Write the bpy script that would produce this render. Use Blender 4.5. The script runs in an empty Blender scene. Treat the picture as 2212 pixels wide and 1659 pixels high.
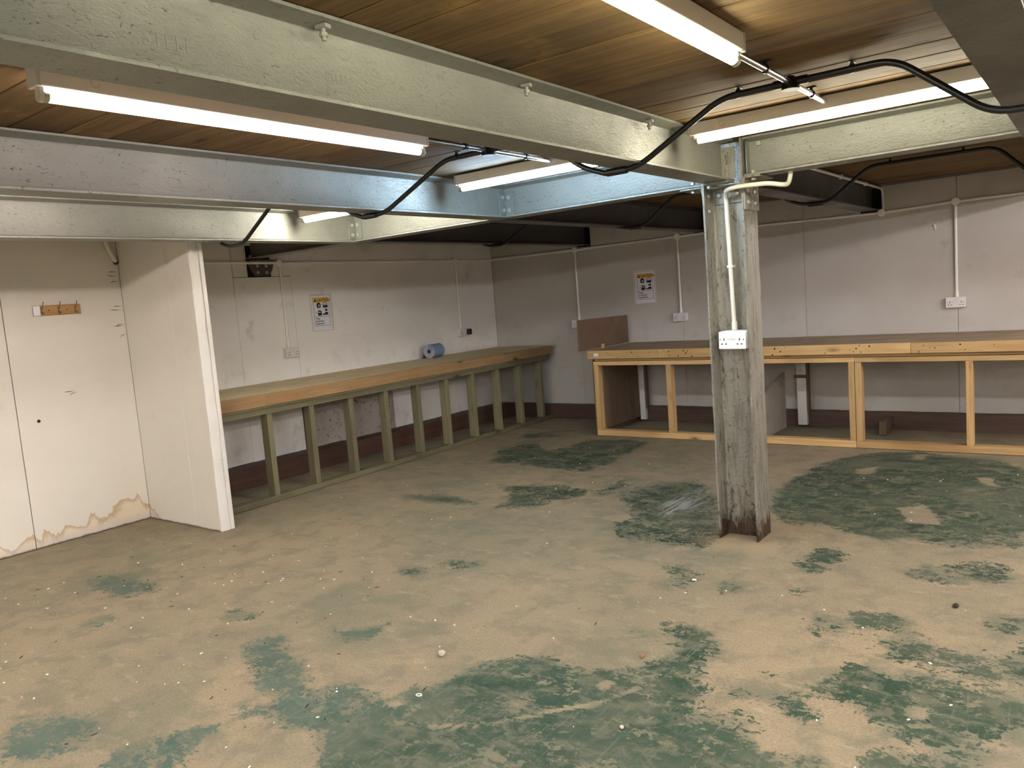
import bpy, bmesh, math, random
import numpy as np
from mathutils import Matrix, Vector, noise
random.seed(7)
PI = math.pi
scene = bpy.context.scene
col = scene.collection
# ------------------------------------------------------------------ camera, world, exposure
CAM_H = 1.5
yaw, pit, rol = 0.64753555, 0.10844272, 0.07763233
cy_, sy_ = math.cos(yaw), math.sin(yaw)
fwd = Vector((-sy_, cy_, 0)); right = Vector((cy_, sy_, 0)); down = Vector((0, 0, -1))
f2 = fwd*math.cos(pit) + down*math.sin(pit)
d2 = down*math.cos(pit) - fwd*math.sin(pit)
r3 = right*math.cos(rol) + d2*math.sin(rol)
d3 = d2*math.cos(rol) - right*math.sin(rol)
cam = bpy.data.cameras.new('camera')
cam.sensor_width = 36.0; cam.lens = 1700.5/2212*36.0
cam.clip_start = 0.02
camo = bpy.data.objects.new('camera', cam); col.objects.link(camo)
camo.matrix_world = Matrix(((r3.x, -d3.x, -f2.x, 0), (r3.y, -d3.y, -f2.y, 0), (r3.z, -d3.z, -f2.z, CAM_H), (0, 0, 0, 1)))
scene.camera = camo
w = bpy.data.worlds.new('world'); scene.world = w; w.use_nodes = True
w.node_tree.nodes['Background'].inputs[0].default_value = (0.02, 0.02, 0.02, 1)
w.node_tree.nodes['Background'].inputs[1].default_value = 0.3
vs = scene.view_settings
vs.view_transform = 'Standard'; vs.look = 'None'; vs.gamma = 1.0; vs.use_curve_mapping = False
vs.exposure = 3.35
TUBE_STRENGTH = 13.0
scene.cycles.max_bounces = 8; scene.cycles.diffuse_bounces = 5

# ------------------------------------------------------------------ helpers
class MB:
    def __init__(s): s.v = []; s.f = []
    def add(s, vs, fs):
        n = len(s.v); s.v += [tuple(p) for p in vs]; s.f += [tuple(i+n for i in f) for f in fs]; return s
    def box(s, x0, x1, y0, y1, z0, z1):
        v = [(x, y, z) for x in (x0, x1) for y in (y0, y1) for z in (z0, z1)]
        return s.add(v, [(0, 1, 3, 2), (4, 6, 7, 5), (0, 4, 5, 1), (2, 3, 7, 6), (0, 2, 6, 4), (1, 5, 7, 3)])
    def obox(s, c, ax, ay, az, hx, hy, hz):
        c = Vector(c); ax, ay, az = Vector(ax).normalized(), Vector(ay).normalized(), Vector(az).normalized()
        v = [c+ax*i*hx+ay*j*hy+az*k*hz for i in (-1, 1) for j in (-1, 1) for k in (-1, 1)]
        return s.add(v, [(0, 1, 3, 2), (4, 6, 7, 5), (0, 4, 5, 1), (2, 3, 7, 6), (0, 2, 6, 4), (1, 5, 7, 3)])
    def prism(s, poly, fn, a, b):
        n = len(poly)
        v = [fn(p, a) for p in poly] + [fn(p, b) for p in poly]
        return s.add(v, [tuple(range(n))[::-1], tuple(range(n, 2*n))] + [(i, (i+1) % n, n+(i+1) % n, n+i) for i in range(n)])
    def ring_tube(s, pts, r, n=12, cap=True):
        pts = [Vector(p) for p in pts]; m = len(pts)
        T = []
        for i in range(m):
            a = pts[max(i-1, 0)]; b = pts[min(i+1, m-1)]; T.append((b-a).normalized())
        u = T[0].cross(Vector((0, 0, 1)))
        if u.length < .1: u = T[0].cross(Vector((0, 1, 0)))
        u.normalize(); vv = []; 
        rs = r if isinstance(r, (list, tuple)) else [r]*m
        for i in range(m):
            u = (u - T[i]*u.dot(T[i])).normalized(); w_ = T[i].cross(u)
            for k in range(n):
                a = 2*PI*k/n; vv.append(pts[i] + (u*math.cos(a)+w_*math.sin(a))*rs[i])
        fs = [(i*n+k, i*n+(k+1) % n, (i+1)*n+(k+1) % n, (i+1)*n+k) for i in range(m-1) for k in range(n)]
        if cap: fs += [tuple(range(n))[::-1], tuple(range((m-1)*n, m*n))]
        return s.add(vv, fs)
    def cyl(s, a, b, r, n=16): return s.ring_tube([a, b], r, n)
    def bent(s, pts, r, R=.06, n=12):
        return s.ring_tube(round_path(pts, R), r, n)
    def dome(s, c, ax, r, h=None, n=12, m=4):
        h = h or r; c = Vector(c); ax = Vector(ax).normalized()
        pts = [c + ax*h*math.sin(PI/2*i/m) for i in range(m+1)]
        rr = [max(r*math.cos(PI/2*i/m), r*.02) for i in range(m+1)]
        # explicit rings
        u = ax.cross(Vector((0, 0, 1)))
        if u.length < .1: u = ax.cross(Vector((0, 1, 0)))
        u.normalize(); w_ = ax.cross(u); vv = []
        for p, q in zip(pts, rr):
            for k in range(n):
                a = 2*PI*k/n; vv.append(p+(u*math.cos(a)+w_*math.sin(a))*q)
        fs = [(i*n+k, i*n+(k+1) % n, (i+1)*n+(k+1) % n, (i+1)*n+k) for i in range(m) for k in range(n)]
        fs += [tuple(range(n))[::-1], tuple(range(m*n, m*n+n))]
        return s.add(vv, fs)
    def hexnut(s, c, ax, r, h): 
        c = Vector(c); ax = Vector(ax).normalized()
        return s.ring_tube([c, c+ax*h], r, 6)
    def mesh(s, name):
        me = bpy.data.meshes.new(name); me.from_pydata(s.v, [], s.f)
        bm = bmesh.new(); bm.from_mesh(me); bmesh.ops.recalc_face_normals(bm, faces=bm.faces); bm.to_mesh(me); bm.free()
        return me
    def build(s, name, mat, parent=None, bevel=0, smooth=True, seg=2):
        me = s.mesh(name)
        if smooth:
            me.shade_smooth(); me.set_sharp_from_angle(angle=math.radians(38))
        return link(name, me, mat, parent, bevel, seg)
def link(name, me, mat, parent=None, bevel=0, seg=2):
    if mat and not me.materials: me.materials.append(mat)
    o = bpy.data.objects.new(name, me); col.objects.link(o)
    if parent is not None: par(o, parent)
    if bevel:
        b = o.modifiers.new('bevel', 'BEVEL'); b.width = bevel; b.segments = seg; b.limit_method = 'ANGLE'; b.angle_limit = math.radians(40)
    return o
def wpos(o):
    p = Vector(o.location)
    while o.parent: o = o.parent; p += Vector(o.location)
    return p
WP = {}
def par(o, p):
    o.parent = p
    o.matrix_parent_inverse = Matrix.Translation(-WP.get(p.name, Vector((0, 0, 0))))
def round_path(pts, R, k=6):
    pts = [Vector(p) for p in pts]; out = [pts[0]]
    for i in range(1, len(pts)-1):
        a, b, c = pts[i-1], pts[i], pts[i+1]
        d1 = (a-b); d2_ = (c-b); r = min(R, d1.length*.48, d2_.length*.48)
        p = b+d1.normalized()*r; q = b+d2_.normalized()*r
        for j in range(k+1):
            t = j/k; out.append(p*(1-t)**2 + b*2*t*(1-t) + q*t*t)
    out.append(pts[-1]); return out
def tag(o, label, cat=None, group=None, kind=None):
    if label: o['label'] = label
    if cat: o['category'] = cat
    if group: o['group'] = group
    if kind: o['kind'] = kind
    return o
def thing(name, label, cat, loc=(0, 0, 0), group=None):
    o = bpy.data.objects.new(name, None); col.objects.link(o); o.location = loc
    o.empty_display_size = .1
    WP[o.name] = Vector(loc)
    return tag(o, label, cat, group)
def struct(name, mb, mat, label=None, bevel=0):
    o = mb.build(name, mat, None, bevel); o['kind'] = 'structure'
    if label: o['label'] = label
    return o
AX = {'x': lambda p, t: (t, p[0], p[1]), 'y': lambda p, t: (p[0], t, p[1]), 'z': lambda p, t: (p[0], p[1], t)}

# ------------------------------------------------------------------ materials
class NT:
    def __init__(s, name):
        m = bpy.data.materials.new(name); m.use_nodes = True; s.m = m; s.t = m.node_tree
        s.b = s.t.nodes['Principled BSDF']
        s.co = s.n('ShaderNodeTexCoord').outputs['Object']
    def n(s, ty, **kw):
        nd = s.t.nodes.new(ty)
        for k, v in kw.items():
            if k.startswith('_'): setattr(nd, k[1:], v)
            else: s.set(nd.inputs[k], v)
        return nd
    def set(s, sock, v):
        if isinstance(v, bpy.types.NodeSocket): s.t.links.new(v, sock)
        elif isinstance(v, (tuple, list)) and len(v) == 3 and sock.type == 'RGBA': sock.default_value = (*v, 1)
        else: sock.default_value = v
    def map(s, sc=(1, 1, 1), loc=(0, 0, 0), rot=(0, 0, 0), src=None):
        nd = s.n('ShaderNodeMapping'); s.set(nd.inputs['Vector'], src or s.co)
        nd.inputs['Scale'].default_value = sc; nd.inputs['Rotation'].default_value = rot
        s.set(nd.inputs['Location'], loc); return nd.outputs[0]
    def noise(s, vec, scale, detail=4, rough=.5, dist=0):
        return s.n('ShaderNodeTexNoise', Vector=vec, Scale=scale, Detail=detail, Roughness=rough, Distortion=dist).outputs['Fac']
    def voro(s, vec, scale, feat='F1', out='Distance', rnd=1):
        return s.n('ShaderNodeTexVoronoi', _feature=feat, Vector=vec, Scale=scale, Randomness=rnd).outputs[out]
    def math(s, op, a, b=0.0, c=None):
        nd = s.t.nodes.new('ShaderNodeMath'); nd.operation = op
        s.set(nd.inputs[0], a); s.set(nd.inputs[1], b)
        if c is not None: s.set(nd.inputs[2], c)
        return nd.outputs[0]
    def step(s, v, a, b, to0=0., to1=1.):
        nd = s.n('ShaderNodeMapRange', Value=v); nd.interpolation_type = 'SMOOTHSTEP'
        nd.inputs['From Min'].default_value = a; nd.inputs['From Max'].default_value = b
        nd.inputs['To Min'].default_value = to0; nd.inputs['To Max'].default_value = to1
        return nd.outputs[0]
    def mix(s, f, a, b, mode='MIX'):
        nd = s.t.nodes.new('ShaderNodeMix'); nd.data_type = 'RGBA'; nd.blend_type = mode
        s.set(nd.inputs[0], f); s.set(nd.inputs[6], a); s.set(nd.inputs[7], b); return nd.outputs[2]
    def sep(s, v=None):
        nd = s.t.nodes.new('ShaderNodeSeparateXYZ'); s.set(nd.inputs[0], v or s.co); return nd.outputs
    def bump(s, h, strength=.3, dist=.01):
        nd = s.n('ShaderNodeBump', Height=h, Strength=strength, Distance=dist)
        s.t.links.new(nd.outputs[0], s.b.inputs['Normal']); return s
    def out(s, color, rough=.6, metal=0, spec=.5):
        s.set(s.b.inputs['Base Color'], color); s.set(s.b.inputs['Roughness'], rough)
        s.set(s.b.inputs['Metallic'], metal); s.set(s.b.inputs['Specular IOR Level'], spec); return s.m
def L(h):  # sRGB 0-255 -> linear
    return tuple(((c/255)/12.92 if c/255 <= .04045 else ((c/255+.055)/1.055)**2.4) for c in h)
def plain(name, rgb, rough=.5, metal=0, spec=.5): return NT(name).out(L(rgb), rough, metal, spec)

def mat_wood(name, c0, c1, c2, axis=0, scale=1., knots=True, rough=.7, stain=None):
    t = NT(name)
    rnd = t.n('ShaderNodeObjectInfo').outputs['Random']
    off = t.n('ShaderNodeCombineXYZ', X=t.math('MULTIPLY', rnd, 37.), Y=t.math('MULTIPLY', rnd, 91.), Z=t.math('MULTIPLY', rnd, 13.)).outputs[0]
    st = [14., 14., 14.]; st[axis] = .9
    v = t.map(tuple(x*scale for x in st), loc=off)
    g = t.noise(v, 1.6, 6, .62, .6)
    fine = [90., 90., 90.]; fine[axis] = 3.
    gf = t.noise(t.map(tuple(fine), loc=off), 1., 3, .6)
    big = t.noise(t.map((1, 1, 1), loc=off), 1.2, 3, .5)
    c = t.mix(t.step(g, .3, .7), L(c0), L(c1))
    c = t.mix(t.step(gf, .45, .75, 0, .45), c, L(c2))
    c = t.mix(t.math('MULTIPLY', t.math('SUBTRACT', rnd, .5), .5), c, L(c2)) if False else c
    tone = t.step(rnd, 0, 1, .82, 1.12)
    hs = t.n('ShaderNodeHueSaturation', Color=c, Value=tone); c = hs.outputs[0]
    c = t.mix(t.step(big, .5, .75, 0, .5), c, L(c2))
    if knots:
        kx = [4.2, 4.2, 4.2]; kx[axis] = 1.5
        k = t.voro(t.map(tuple(x*scale for x in kx), loc=off), 1.35)
        c = t.mix(t.step(k, .05, .085, .85, 0), c, L([int(q*.35) for q in c2]))
        c = t.mix(t.step(k, .085, .17, .4, 0), c, L([int(q*.7) for q in c2]))
    if stain: c = stain(t, c)
    t.bump(gf, .12, .004)
    return t.out(c, rough, 0, .3)

def ceil_stain(t, c):
    n = t.noise(t.co, .9, 4, .6)
    c = t.mix(t.step(n, .55, .7, 0, .55), c, L((42, 30, 24)))
    n2 = t.noise(t.map((1, 1, 1), loc=(5, 3, 1)), 2.6, 5, .65)
    return t.mix(t.step(n2, .58, .72, 0, .35), c, L((150, 118, 66)))
M = {}
M['plank'] = mat_wood('ceiling_plank_wood', (122, 96, 58), (98, 76, 46), (62, 47, 30), 0, 1., True, .8, ceil_stain)
M['pineX'] = mat_wood('pine_x', (206, 172, 122), (192, 156, 104), (150, 112, 70), 0, 1., True, .6)
M['pineZ'] = mat_wood('pine_z', (206, 172, 122), (192, 156, 104), (150, 112, 70), 2, 1., True, .6)
M['fasciaY'] = mat_wood('orange_pine_y', (160, 130, 92), (146, 114, 78), (110, 82, 54), 1, 1., True, .55)
M['treatY'] = mat_wood('treated_timber_y', (124, 118, 90), (112, 105, 78), (84, 76, 55), 1, 1., True, .65)
M['treatZ'] = mat_wood('treated_timber_z', (124, 118, 90), (112, 105, 78), (84, 76, 55), 2, 1., True, .65)
M['skirtY'] = mat_wood('dark_brown_timber_y', (98, 72, 58), (84, 59, 48), (56, 40, 34), 1, .8, False, .6)
M['skirtX'] = mat_wood('dark_brown_timber_x', (94, 74, 62), (82, 62, 52), (56, 42, 36), 0, .8, False, .6)
M['ply'] = mat_wood('brown_plywood', (110, 92, 74), (98, 80, 64), (76, 62, 50), 2, .7, False, .65)
def chip(name, a, b):
    t = NT(name); n = t.noise(t.co, 3.5, 5, .6); f = t.noise(t.co, 120, 3, .6)
    c = t.mix(t.step(n, .35, .7), L(a), L(b)); c = t.mix(t.step(f, .45, .7, 0, .3), c, L([int(x*.75) for x in b]))
    return t.bump(f, .08, .002).out(c, .6, 0, .35)
M['chipboard'] = chip('worktop_chipboard', (214, 196, 154), (200, 180, 138))
M['chipdust'] = chip('dusty_worktop_board', (168, 148, 120), (146, 126, 100))
M['hardboard'] = chip('brown_hardboard', (116, 93, 74), (102, 81, 64))
M['greyboard'] = chip('grey_painted_board', (176, 170, 160), (160, 152, 142))

# painted steel
def steel(name, base, dirt, pit=.5, rust=0, groove=True):
    t = NT(name)
    x, y, z = t.sep()
    n1 = t.noise(t.map((9, 9, 22)), 2.2, 6, .7, 1.2)       # brushy relief
    n2 = t.noise(t.co, 1.7, 4, .6)
    n3 = t.noise(t.map((1, 1, 1.7)), 55, 4, .6, .8)
    patch = t.noise(t.map((1, 1, 1), loc=(3, 7, 2)), 3.3, 5, .6)
    c = t.mix(t.step(n2, .35, .7, 0, .5), L(base), L([int(q*.84) for q in base]))
    c = t.mix(t.step(n1, .56, .7, 0, .4), c, L(dirt))
    spots = t.math('MULTIPLY', t.step(n3, .6, .68), t.step(patch, .42, .62, .15, 1))
    c = t.mix(t.math('MULTIPLY', spots, pit), c, L([int(q*.45) for q in dirt]))
    if rust:
        rn = t.noise(t.map((9, 9, 4)), 2, 6, .68, .5)
        zz = t.math('SUBTRACT', t.math('MULTIPLY', rn, .62), z)
        m = t.step(zz, .14, .26)
        rc = t.mix(t.step(t.noise(t.co, 30, 4, .6), .4, .6), L((74, 44, 28)), L((46, 32, 24)))
        c = t.mix(m, c, rc)
        st = t.noise(t.map((16, 16, 1.6), loc=(4, 4, 0)), 2.2, 6, .7, .3)
        c = t.mix(t.step(st, .46, .62, 0, .6), c, L((98, 91, 76)))
        blk = t.math('MULTIPLY', t.step(t.noise(t.map((1, 1, .8)), 34, 5, .75, 1.), .54, .6), t.step(t.noise(t.map((1, 1, .6), loc=(8, 1, 3)), 4.5, 4, .6), .48, .6))
        c = t.mix(t.math('MULTIPLY', blk, .8), c, L((50, 46, 40)))
        m2 = t.math('MULTIPLY', t.step(t.noise(t.map((12, 12, 3), loc=(1, 4, 0)), 2.4, 6, .7), .57, .64), .8)
        c = t.mix(m2, c, L((70, 58, 44)))
    h = t.math('ADD', t.math('MULTIPLY', n1, .6), t.math('MULTIPLY', n3, .45))
    t.bump(h, .55, .006)
    return t.out(c, t.step(n2, .3, .7, .32, .5), .25, .5)
M['steel'] = steel('silver_painted_steel', (134, 134, 125), (84, 80, 68), .8)
M['steelcol'] = steel('worn_painted_steel', (150, 147, 136), (96, 88, 74), .9, 1)
M['steeldark'] = steel('shade_toned_steel_dark', (84, 82, 82), (58, 55, 53))  # shade of the unlit far beams is put into this darker colour
M['steelmid'] = steel('shade_toned_steel_mid', (92, 91, 82), (64, 61, 53))  # darker copy of the beam paint, shaded underside put into the colour
M['rivet'] = plain('galvanised_bolt', (176, 176, 166), .38, .5)
M['dark'] = plain('black_void', (16, 15, 15), .95)
M['rustplate'] = steel('brown_steel_plate', (92, 78, 72), (64, 52, 48), .5)

# walls
def wallmat(name, base, warm, scuff=.5, stainfn=None, rough=.75):
    t = NT(name)
    n1 = t.noise(t.co, 1.1, 5, .6); n2 = t.noise(t.map((1, 1, 1), loc=(9, 2, 5)), 4.5, 6, .65); n3 = t.noise(t.co, 38, 4, .6)
    c = t.mix(t.step(n1, .38, .68, 0, .6), L(base), L(warm))
    c = t.mix(t.step(n2, .6, .74, 0, scuff*.55), c, L([int(q*.78) for q in warm]))
    # small dents and chips
    v = t.voro(t.co, 5.5); big = t.noise(t.map((1, 1, 1), loc=(2, 2, 2)), 2, 2, .5)
    c = t.mix(t.math('MULTIPLY', t.step(v, .014, .024, .8, 0), t.step(big, .5, .6)), c, L((70, 62, 54)))
    if stainfn: c = stainfn(t, c)
    h = t.math('ADD', t.math('MULTIPLY', n3, .5), t.math('MULTIPLY', n2, 1.2))
    t.bump(h, .22, .006)
    return t.out(c, rough, 0, .35)
def damp(t, c):
    x, y, z = t.sep()
    n = t.noise(t.map((2.2, 2.2, 1.0)), 2.2, 5, .55, .5)
    # damp reaches highest at the corner (x=-6, y=3.09), fading away from it
    dx = t.math('MULTIPLY', t.math('ADD', x, 6.0), 1.3)
    dy = t.math('MULTIPLY', t.math('SUBTRACT', 3.09, y), .10)
    reach = t.math('SUBTRACT', .20, t.math('ADD', dx, dy))
    lim = t.math('ADD', t.math('MULTIPLY', t.math('SUBTRACT', n, .5), .50), reach)
    dmn = t.math('SUBTRACT', lim, z)
    inside = t.step(dmn, 0, .015)
    edge = t.math('MULTIPLY', inside, t.step(dmn, .004, .075, 1, 0))
    c = t.mix(t.math('MULTIPLY', inside, .45), c, L((214, 190, 150)))
    c = t.mix(t.math('MULTIPLY', edge, .75), c, L((166, 138, 100)))
    low = t.math('MULTIPLY', inside, t.step(t.math('ADD', z, t.math('MULTIPLY', n, .08)), .06, .12, .5, 0))
    c = t.mix(low, c, L((186, 178, 178)))
    f = t.math('ADD', z, t.math('MULTIPLY', t.noise(t.co, 14, 4, .6), .03))
    return t.mix(t.step(f, .018, .034, .8, 0), c, L((104, 82, 60)))
def grime_low(t, c):
    x, y, z = t.sep()
    n = t.noise(t.map((1, 1, 1), loc=(3, 1, 8)), 3.2, 6, .65)
    a = t.math('MULTIPLY', t.step(n, .5, .7), t.step(z, .85, 1.35, .35, 0))
    c = t.mix(a, c, L((150, 138, 118)))
    n2 = t.noise(t.map((1.5, 1.5, 1.)), 2, 5, .6)
    b = t.math('MULTIPLY', t.step(n2, .56, .68), t.step(z, 1.5, 2.0, 0, .2))
    return t.mix(b, c, L((142, 132, 112)))
M['wallhook'] = wallmat('cream_painted_board', (211, 205, 192), (202, 195, 180), .25, damp)
M['wallbench'] = wallmat('white_painted_board', (226, 222, 216), (214, 208, 199), .8, grime_low)
M['wallback'] = wallmat('off_white_painted_board', (186, 180, 173), (176, 168, 158), .6, grime_low)
M['trimwhite'] = wallmat('rough_white_timber', (216, 212, 206), (196, 189, 179), 1.4)
t = NT('rough_white_masonry'); n1 = t.noise(t.co, 26, 6, .7, .5); n2 = t.noise(t.co, 4, 5, .6)
c = t.mix(t.step(n1, .55, .68), L((190, 180, 170)), L((104, 84, 70)))
M['masonry'] = t.bump(t.math('ADD', n1, n2), .9, .03).out(c, .85)

# floor
t = NT('worn_green_painted_concrete')
x, y, z = t.sep()
att = t.n('ShaderNodeAttribute', _attribute_name='paint').outputs['Fac']
nA = t.noise(t.map((1, 1.25, 1)), 5.5, 10, .7, .4)
nB = t.noise(t.map((1, 1.2, 1), loc=(4, 9, 0)), 24, 7, .75, .5)
def lin(n, lo=.33, hi=.67):
    return t.n('ShaderNodeMapRange', **{'Value': n, 'From Min': lo, 'From Max': hi, 'To Min': -.5, 'To Max': .5}).outputs[0]
nD = t.noise(t.map((1, 1.3, 1), loc=(9, 4, 0)), 62, 5, .7, .3)
nsum = t.math('ADD', t.math('MULTIPLY', lin(nA), .95), t.math('ADD', t.math('MULTIPLY', lin(nB), .95), t.math('MULTIPLY', lin(nD), .42)))
v = t.math('ADD', att, t.math('MULTIPLY', nsum, t.step(att, 0, .3, .66, 1.25)))
mask = t.step(v, .49, .55)
ct = t.noise(t.map((1, 1, 1), loc=(7, 1, 0)), .9, 4, .6)
ct2 = t.noise(t.map((1, 1, 1), loc=(1, 5, 0)), 5.5, 7, .66, .3)
fine = t.noise(t.co, 90, 4, .65)
tan = t.mix(t.step(ct, .34, .66), L((154, 138, 112)), L((137, 127, 104)))
tan = t.mix(t.step(nD, .5, .68, 0, .3), tan, L((172, 158, 132)))
tan = t.mix(t.step(ct2, .45, .62, 0, .6), tan, L((120, 115, 96)))
nC = t.noise(t.map((1, 2, 1), loc=(11, 3, 0)), 7, 6, .6, .3)
tan = t.mix(t.step(nC, .56, .7, 0, .5), tan, L((170, 155, 128)))
# old dusty paint haze around the patches
v2 = t.math('ADD', att, t.math('MULTIPLY', t.math('SUBTRACT', ct2, .5), 1.6))
tan = t.mix(t.step(v2, .12, .6, 0, .55), tan, L((102, 108, 91)))
n5 = t.noise(t.map((1, 1, 1), loc=(2, 8, 0)), 1.3, 5, .6)
tan = t.mix(t.step(n5, .52, .66, 0, .4), tan, L((106, 111, 93)))
gd = t.noise(t.map((1, 1, 1), loc=(5, 5, 0)), 4.2, 8, .7, .7)
gx = t.step(y, 2.6, 4.6)
gdeep = t.mix(gx, L((32, 64, 46)), L((40, 61, 52)))
green = t.mix(t.step(gd, .36, .62), gdeep, L((55, 77, 60)))
dst = t.noise(t.map((1, 1.6, 1), loc=(3, 3, 0)), 9, 9, .72, .6)
green = t.mix(t.step(dst, .46, .62, 0, .85), green, L((104, 104, 86)))
dst2 = t.noise(t.map((1, 1, 1), loc=(6, 1, 0)), 1.7, 5, .6, .3)
green = t.mix(t.step(dst2, .46, .62, 0, .5), green, L((96, 100, 82)))
scr = t.noise(t.map((40, 3, 1), rot=(0, 0, .6)), 1.4, 5, .7, .8)
green = t.mix(t.step(scr, .56, .66, 0, .4), green, L((122, 122, 104)))
# bluish dusty tone of the foreground left of the big patch
lx = t.math('MULTIPLY', t.step(x, -2.6, -1.8, 1, 0), t.step(y, 1.6, 3.2, 1, 0))
green = t.mix(t.math('MULTIPLY', lx, .55), green, L((92, 112, 103)))
cc = t.mix(mask, tan, green)
cc = t.mix(t.step(fine, .4, .66, 0, .28), cc, L((88, 79, 64)))
# chalky scuff mark left of the column
sx = t.math('ADD', x, 2.32); sy = t.math('SUBTRACT', y, 4.95)
sd = t.math('ADD', t.math('MULTIPLY', t.math('MULTIPLY', sx, sx), 42), t.math('MULTIPLY', t.math('MULTIPLY', sy, sy), 5.5))
sc_ = t.math('MULTIPLY', t.step(sd, .1, 1.2, .65, 0), t.step(t.noise(t.map((14, 2, 1)), 2, 5, .6), .4, .62))
cc = t.mix(sc_, cc, L((165, 165, 160)))
# dirt settled along the foot of the column
cx = t.math('ADD', x, 1.69); cyy = t.math('SUBTRACT', y, 4.25)
cd = t.math('ADD', t.math('MULTIPLY', cx, cx), t.math('MULTIPLY', t.math('MULTIPLY', cyy, cyy), 1.6))
cc = t.mix(t.math('MULTIPLY', t.step(t.math('ADD', cd, t.math('MULTIPLY', t.math('SUBTRACT', nB, .5), .22)), .015, .09, .45, 0), 1.), cc, L((156, 135, 105)))
h = t.math('ADD', t.math('MULTIPLY', mask, .25), t.math('ADD', t.math('MULTIPLY', fine, .35), t.math('MULTIPLY', nC, .5)))
t.bump(h, .35, .006)
M['floor'] = t.out(cc, t.math('SUBTRACT', .82, t.math('MULTIPLY', mask, .2)), 0, .3)

M['white'] = plain('white_enamel', (214, 208, 196), .4)
M['pvc'] = plain('white_pvc', (226, 224, 210), .35)
M['pvcw'] = plain('painted_over_pvc', (228, 226, 220), .42)
M['socket'] = plain('white_socket_plastic', (236, 236, 238), .28)
M['socketold'] = plain('aged_socket_plastic', (214, 206, 202), .4)
M['blackpvc'] = plain('black_conduit_plastic', (22, 23, 24), .32)
M['blk'] = plain('black_plastic', (14, 15, 20), .4)
M['chrome'] = plain('galvanised_conduit', (190, 190, 190), .22, 1.)
M['hole'] = plain('dark_slot', (20, 18, 18), .8)
M['cap'] = plain('grey_lamp_holder', (188, 184, 172), .45)
M['brass'] = plain('dull_metal_hook', (128, 122, 104), .35, .8)
M['blue'] = plain('blue_paper', (112, 132, 160), .85)
M['bluedk'] = plain('dark_blue_paper', (58, 78, 116), .85)
M['rollend'] = plain('pale_blue_roll_end', (160, 158, 168), .9)
M['card'] = plain('cardboard_core', (88, 74, 66), .9)
M['paper'] = plain('white_paper', (222, 220, 226), .5)
M['tape'] = plain('clear_laminate', (204, 196, 180), .35)
M['yellow'] = plain('caution_yellow', (226, 172, 40), .5)
M['ink'] = plain('black_print', (22, 22, 26), .6)
M['chip'] = plain('white_paint_flake', (236, 232, 216), .7)
M['bark'] = plain('dark_wood_splinter', (46, 36, 28), .8)
M['stone'] = plain('pale_stone', (188, 178, 164), .8)
M['leaf'] = plain('brown_leaf_litter', (142, 106, 66), .7)
M['crack'] = plain('peeling_paint_edge', (112, 98, 82), .8)
M['hookwood'] = mat_wood('varnished_hook_board', (196, 150, 88), (180, 132, 70), (146, 100, 54), 1, 1., False, .4)

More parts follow.
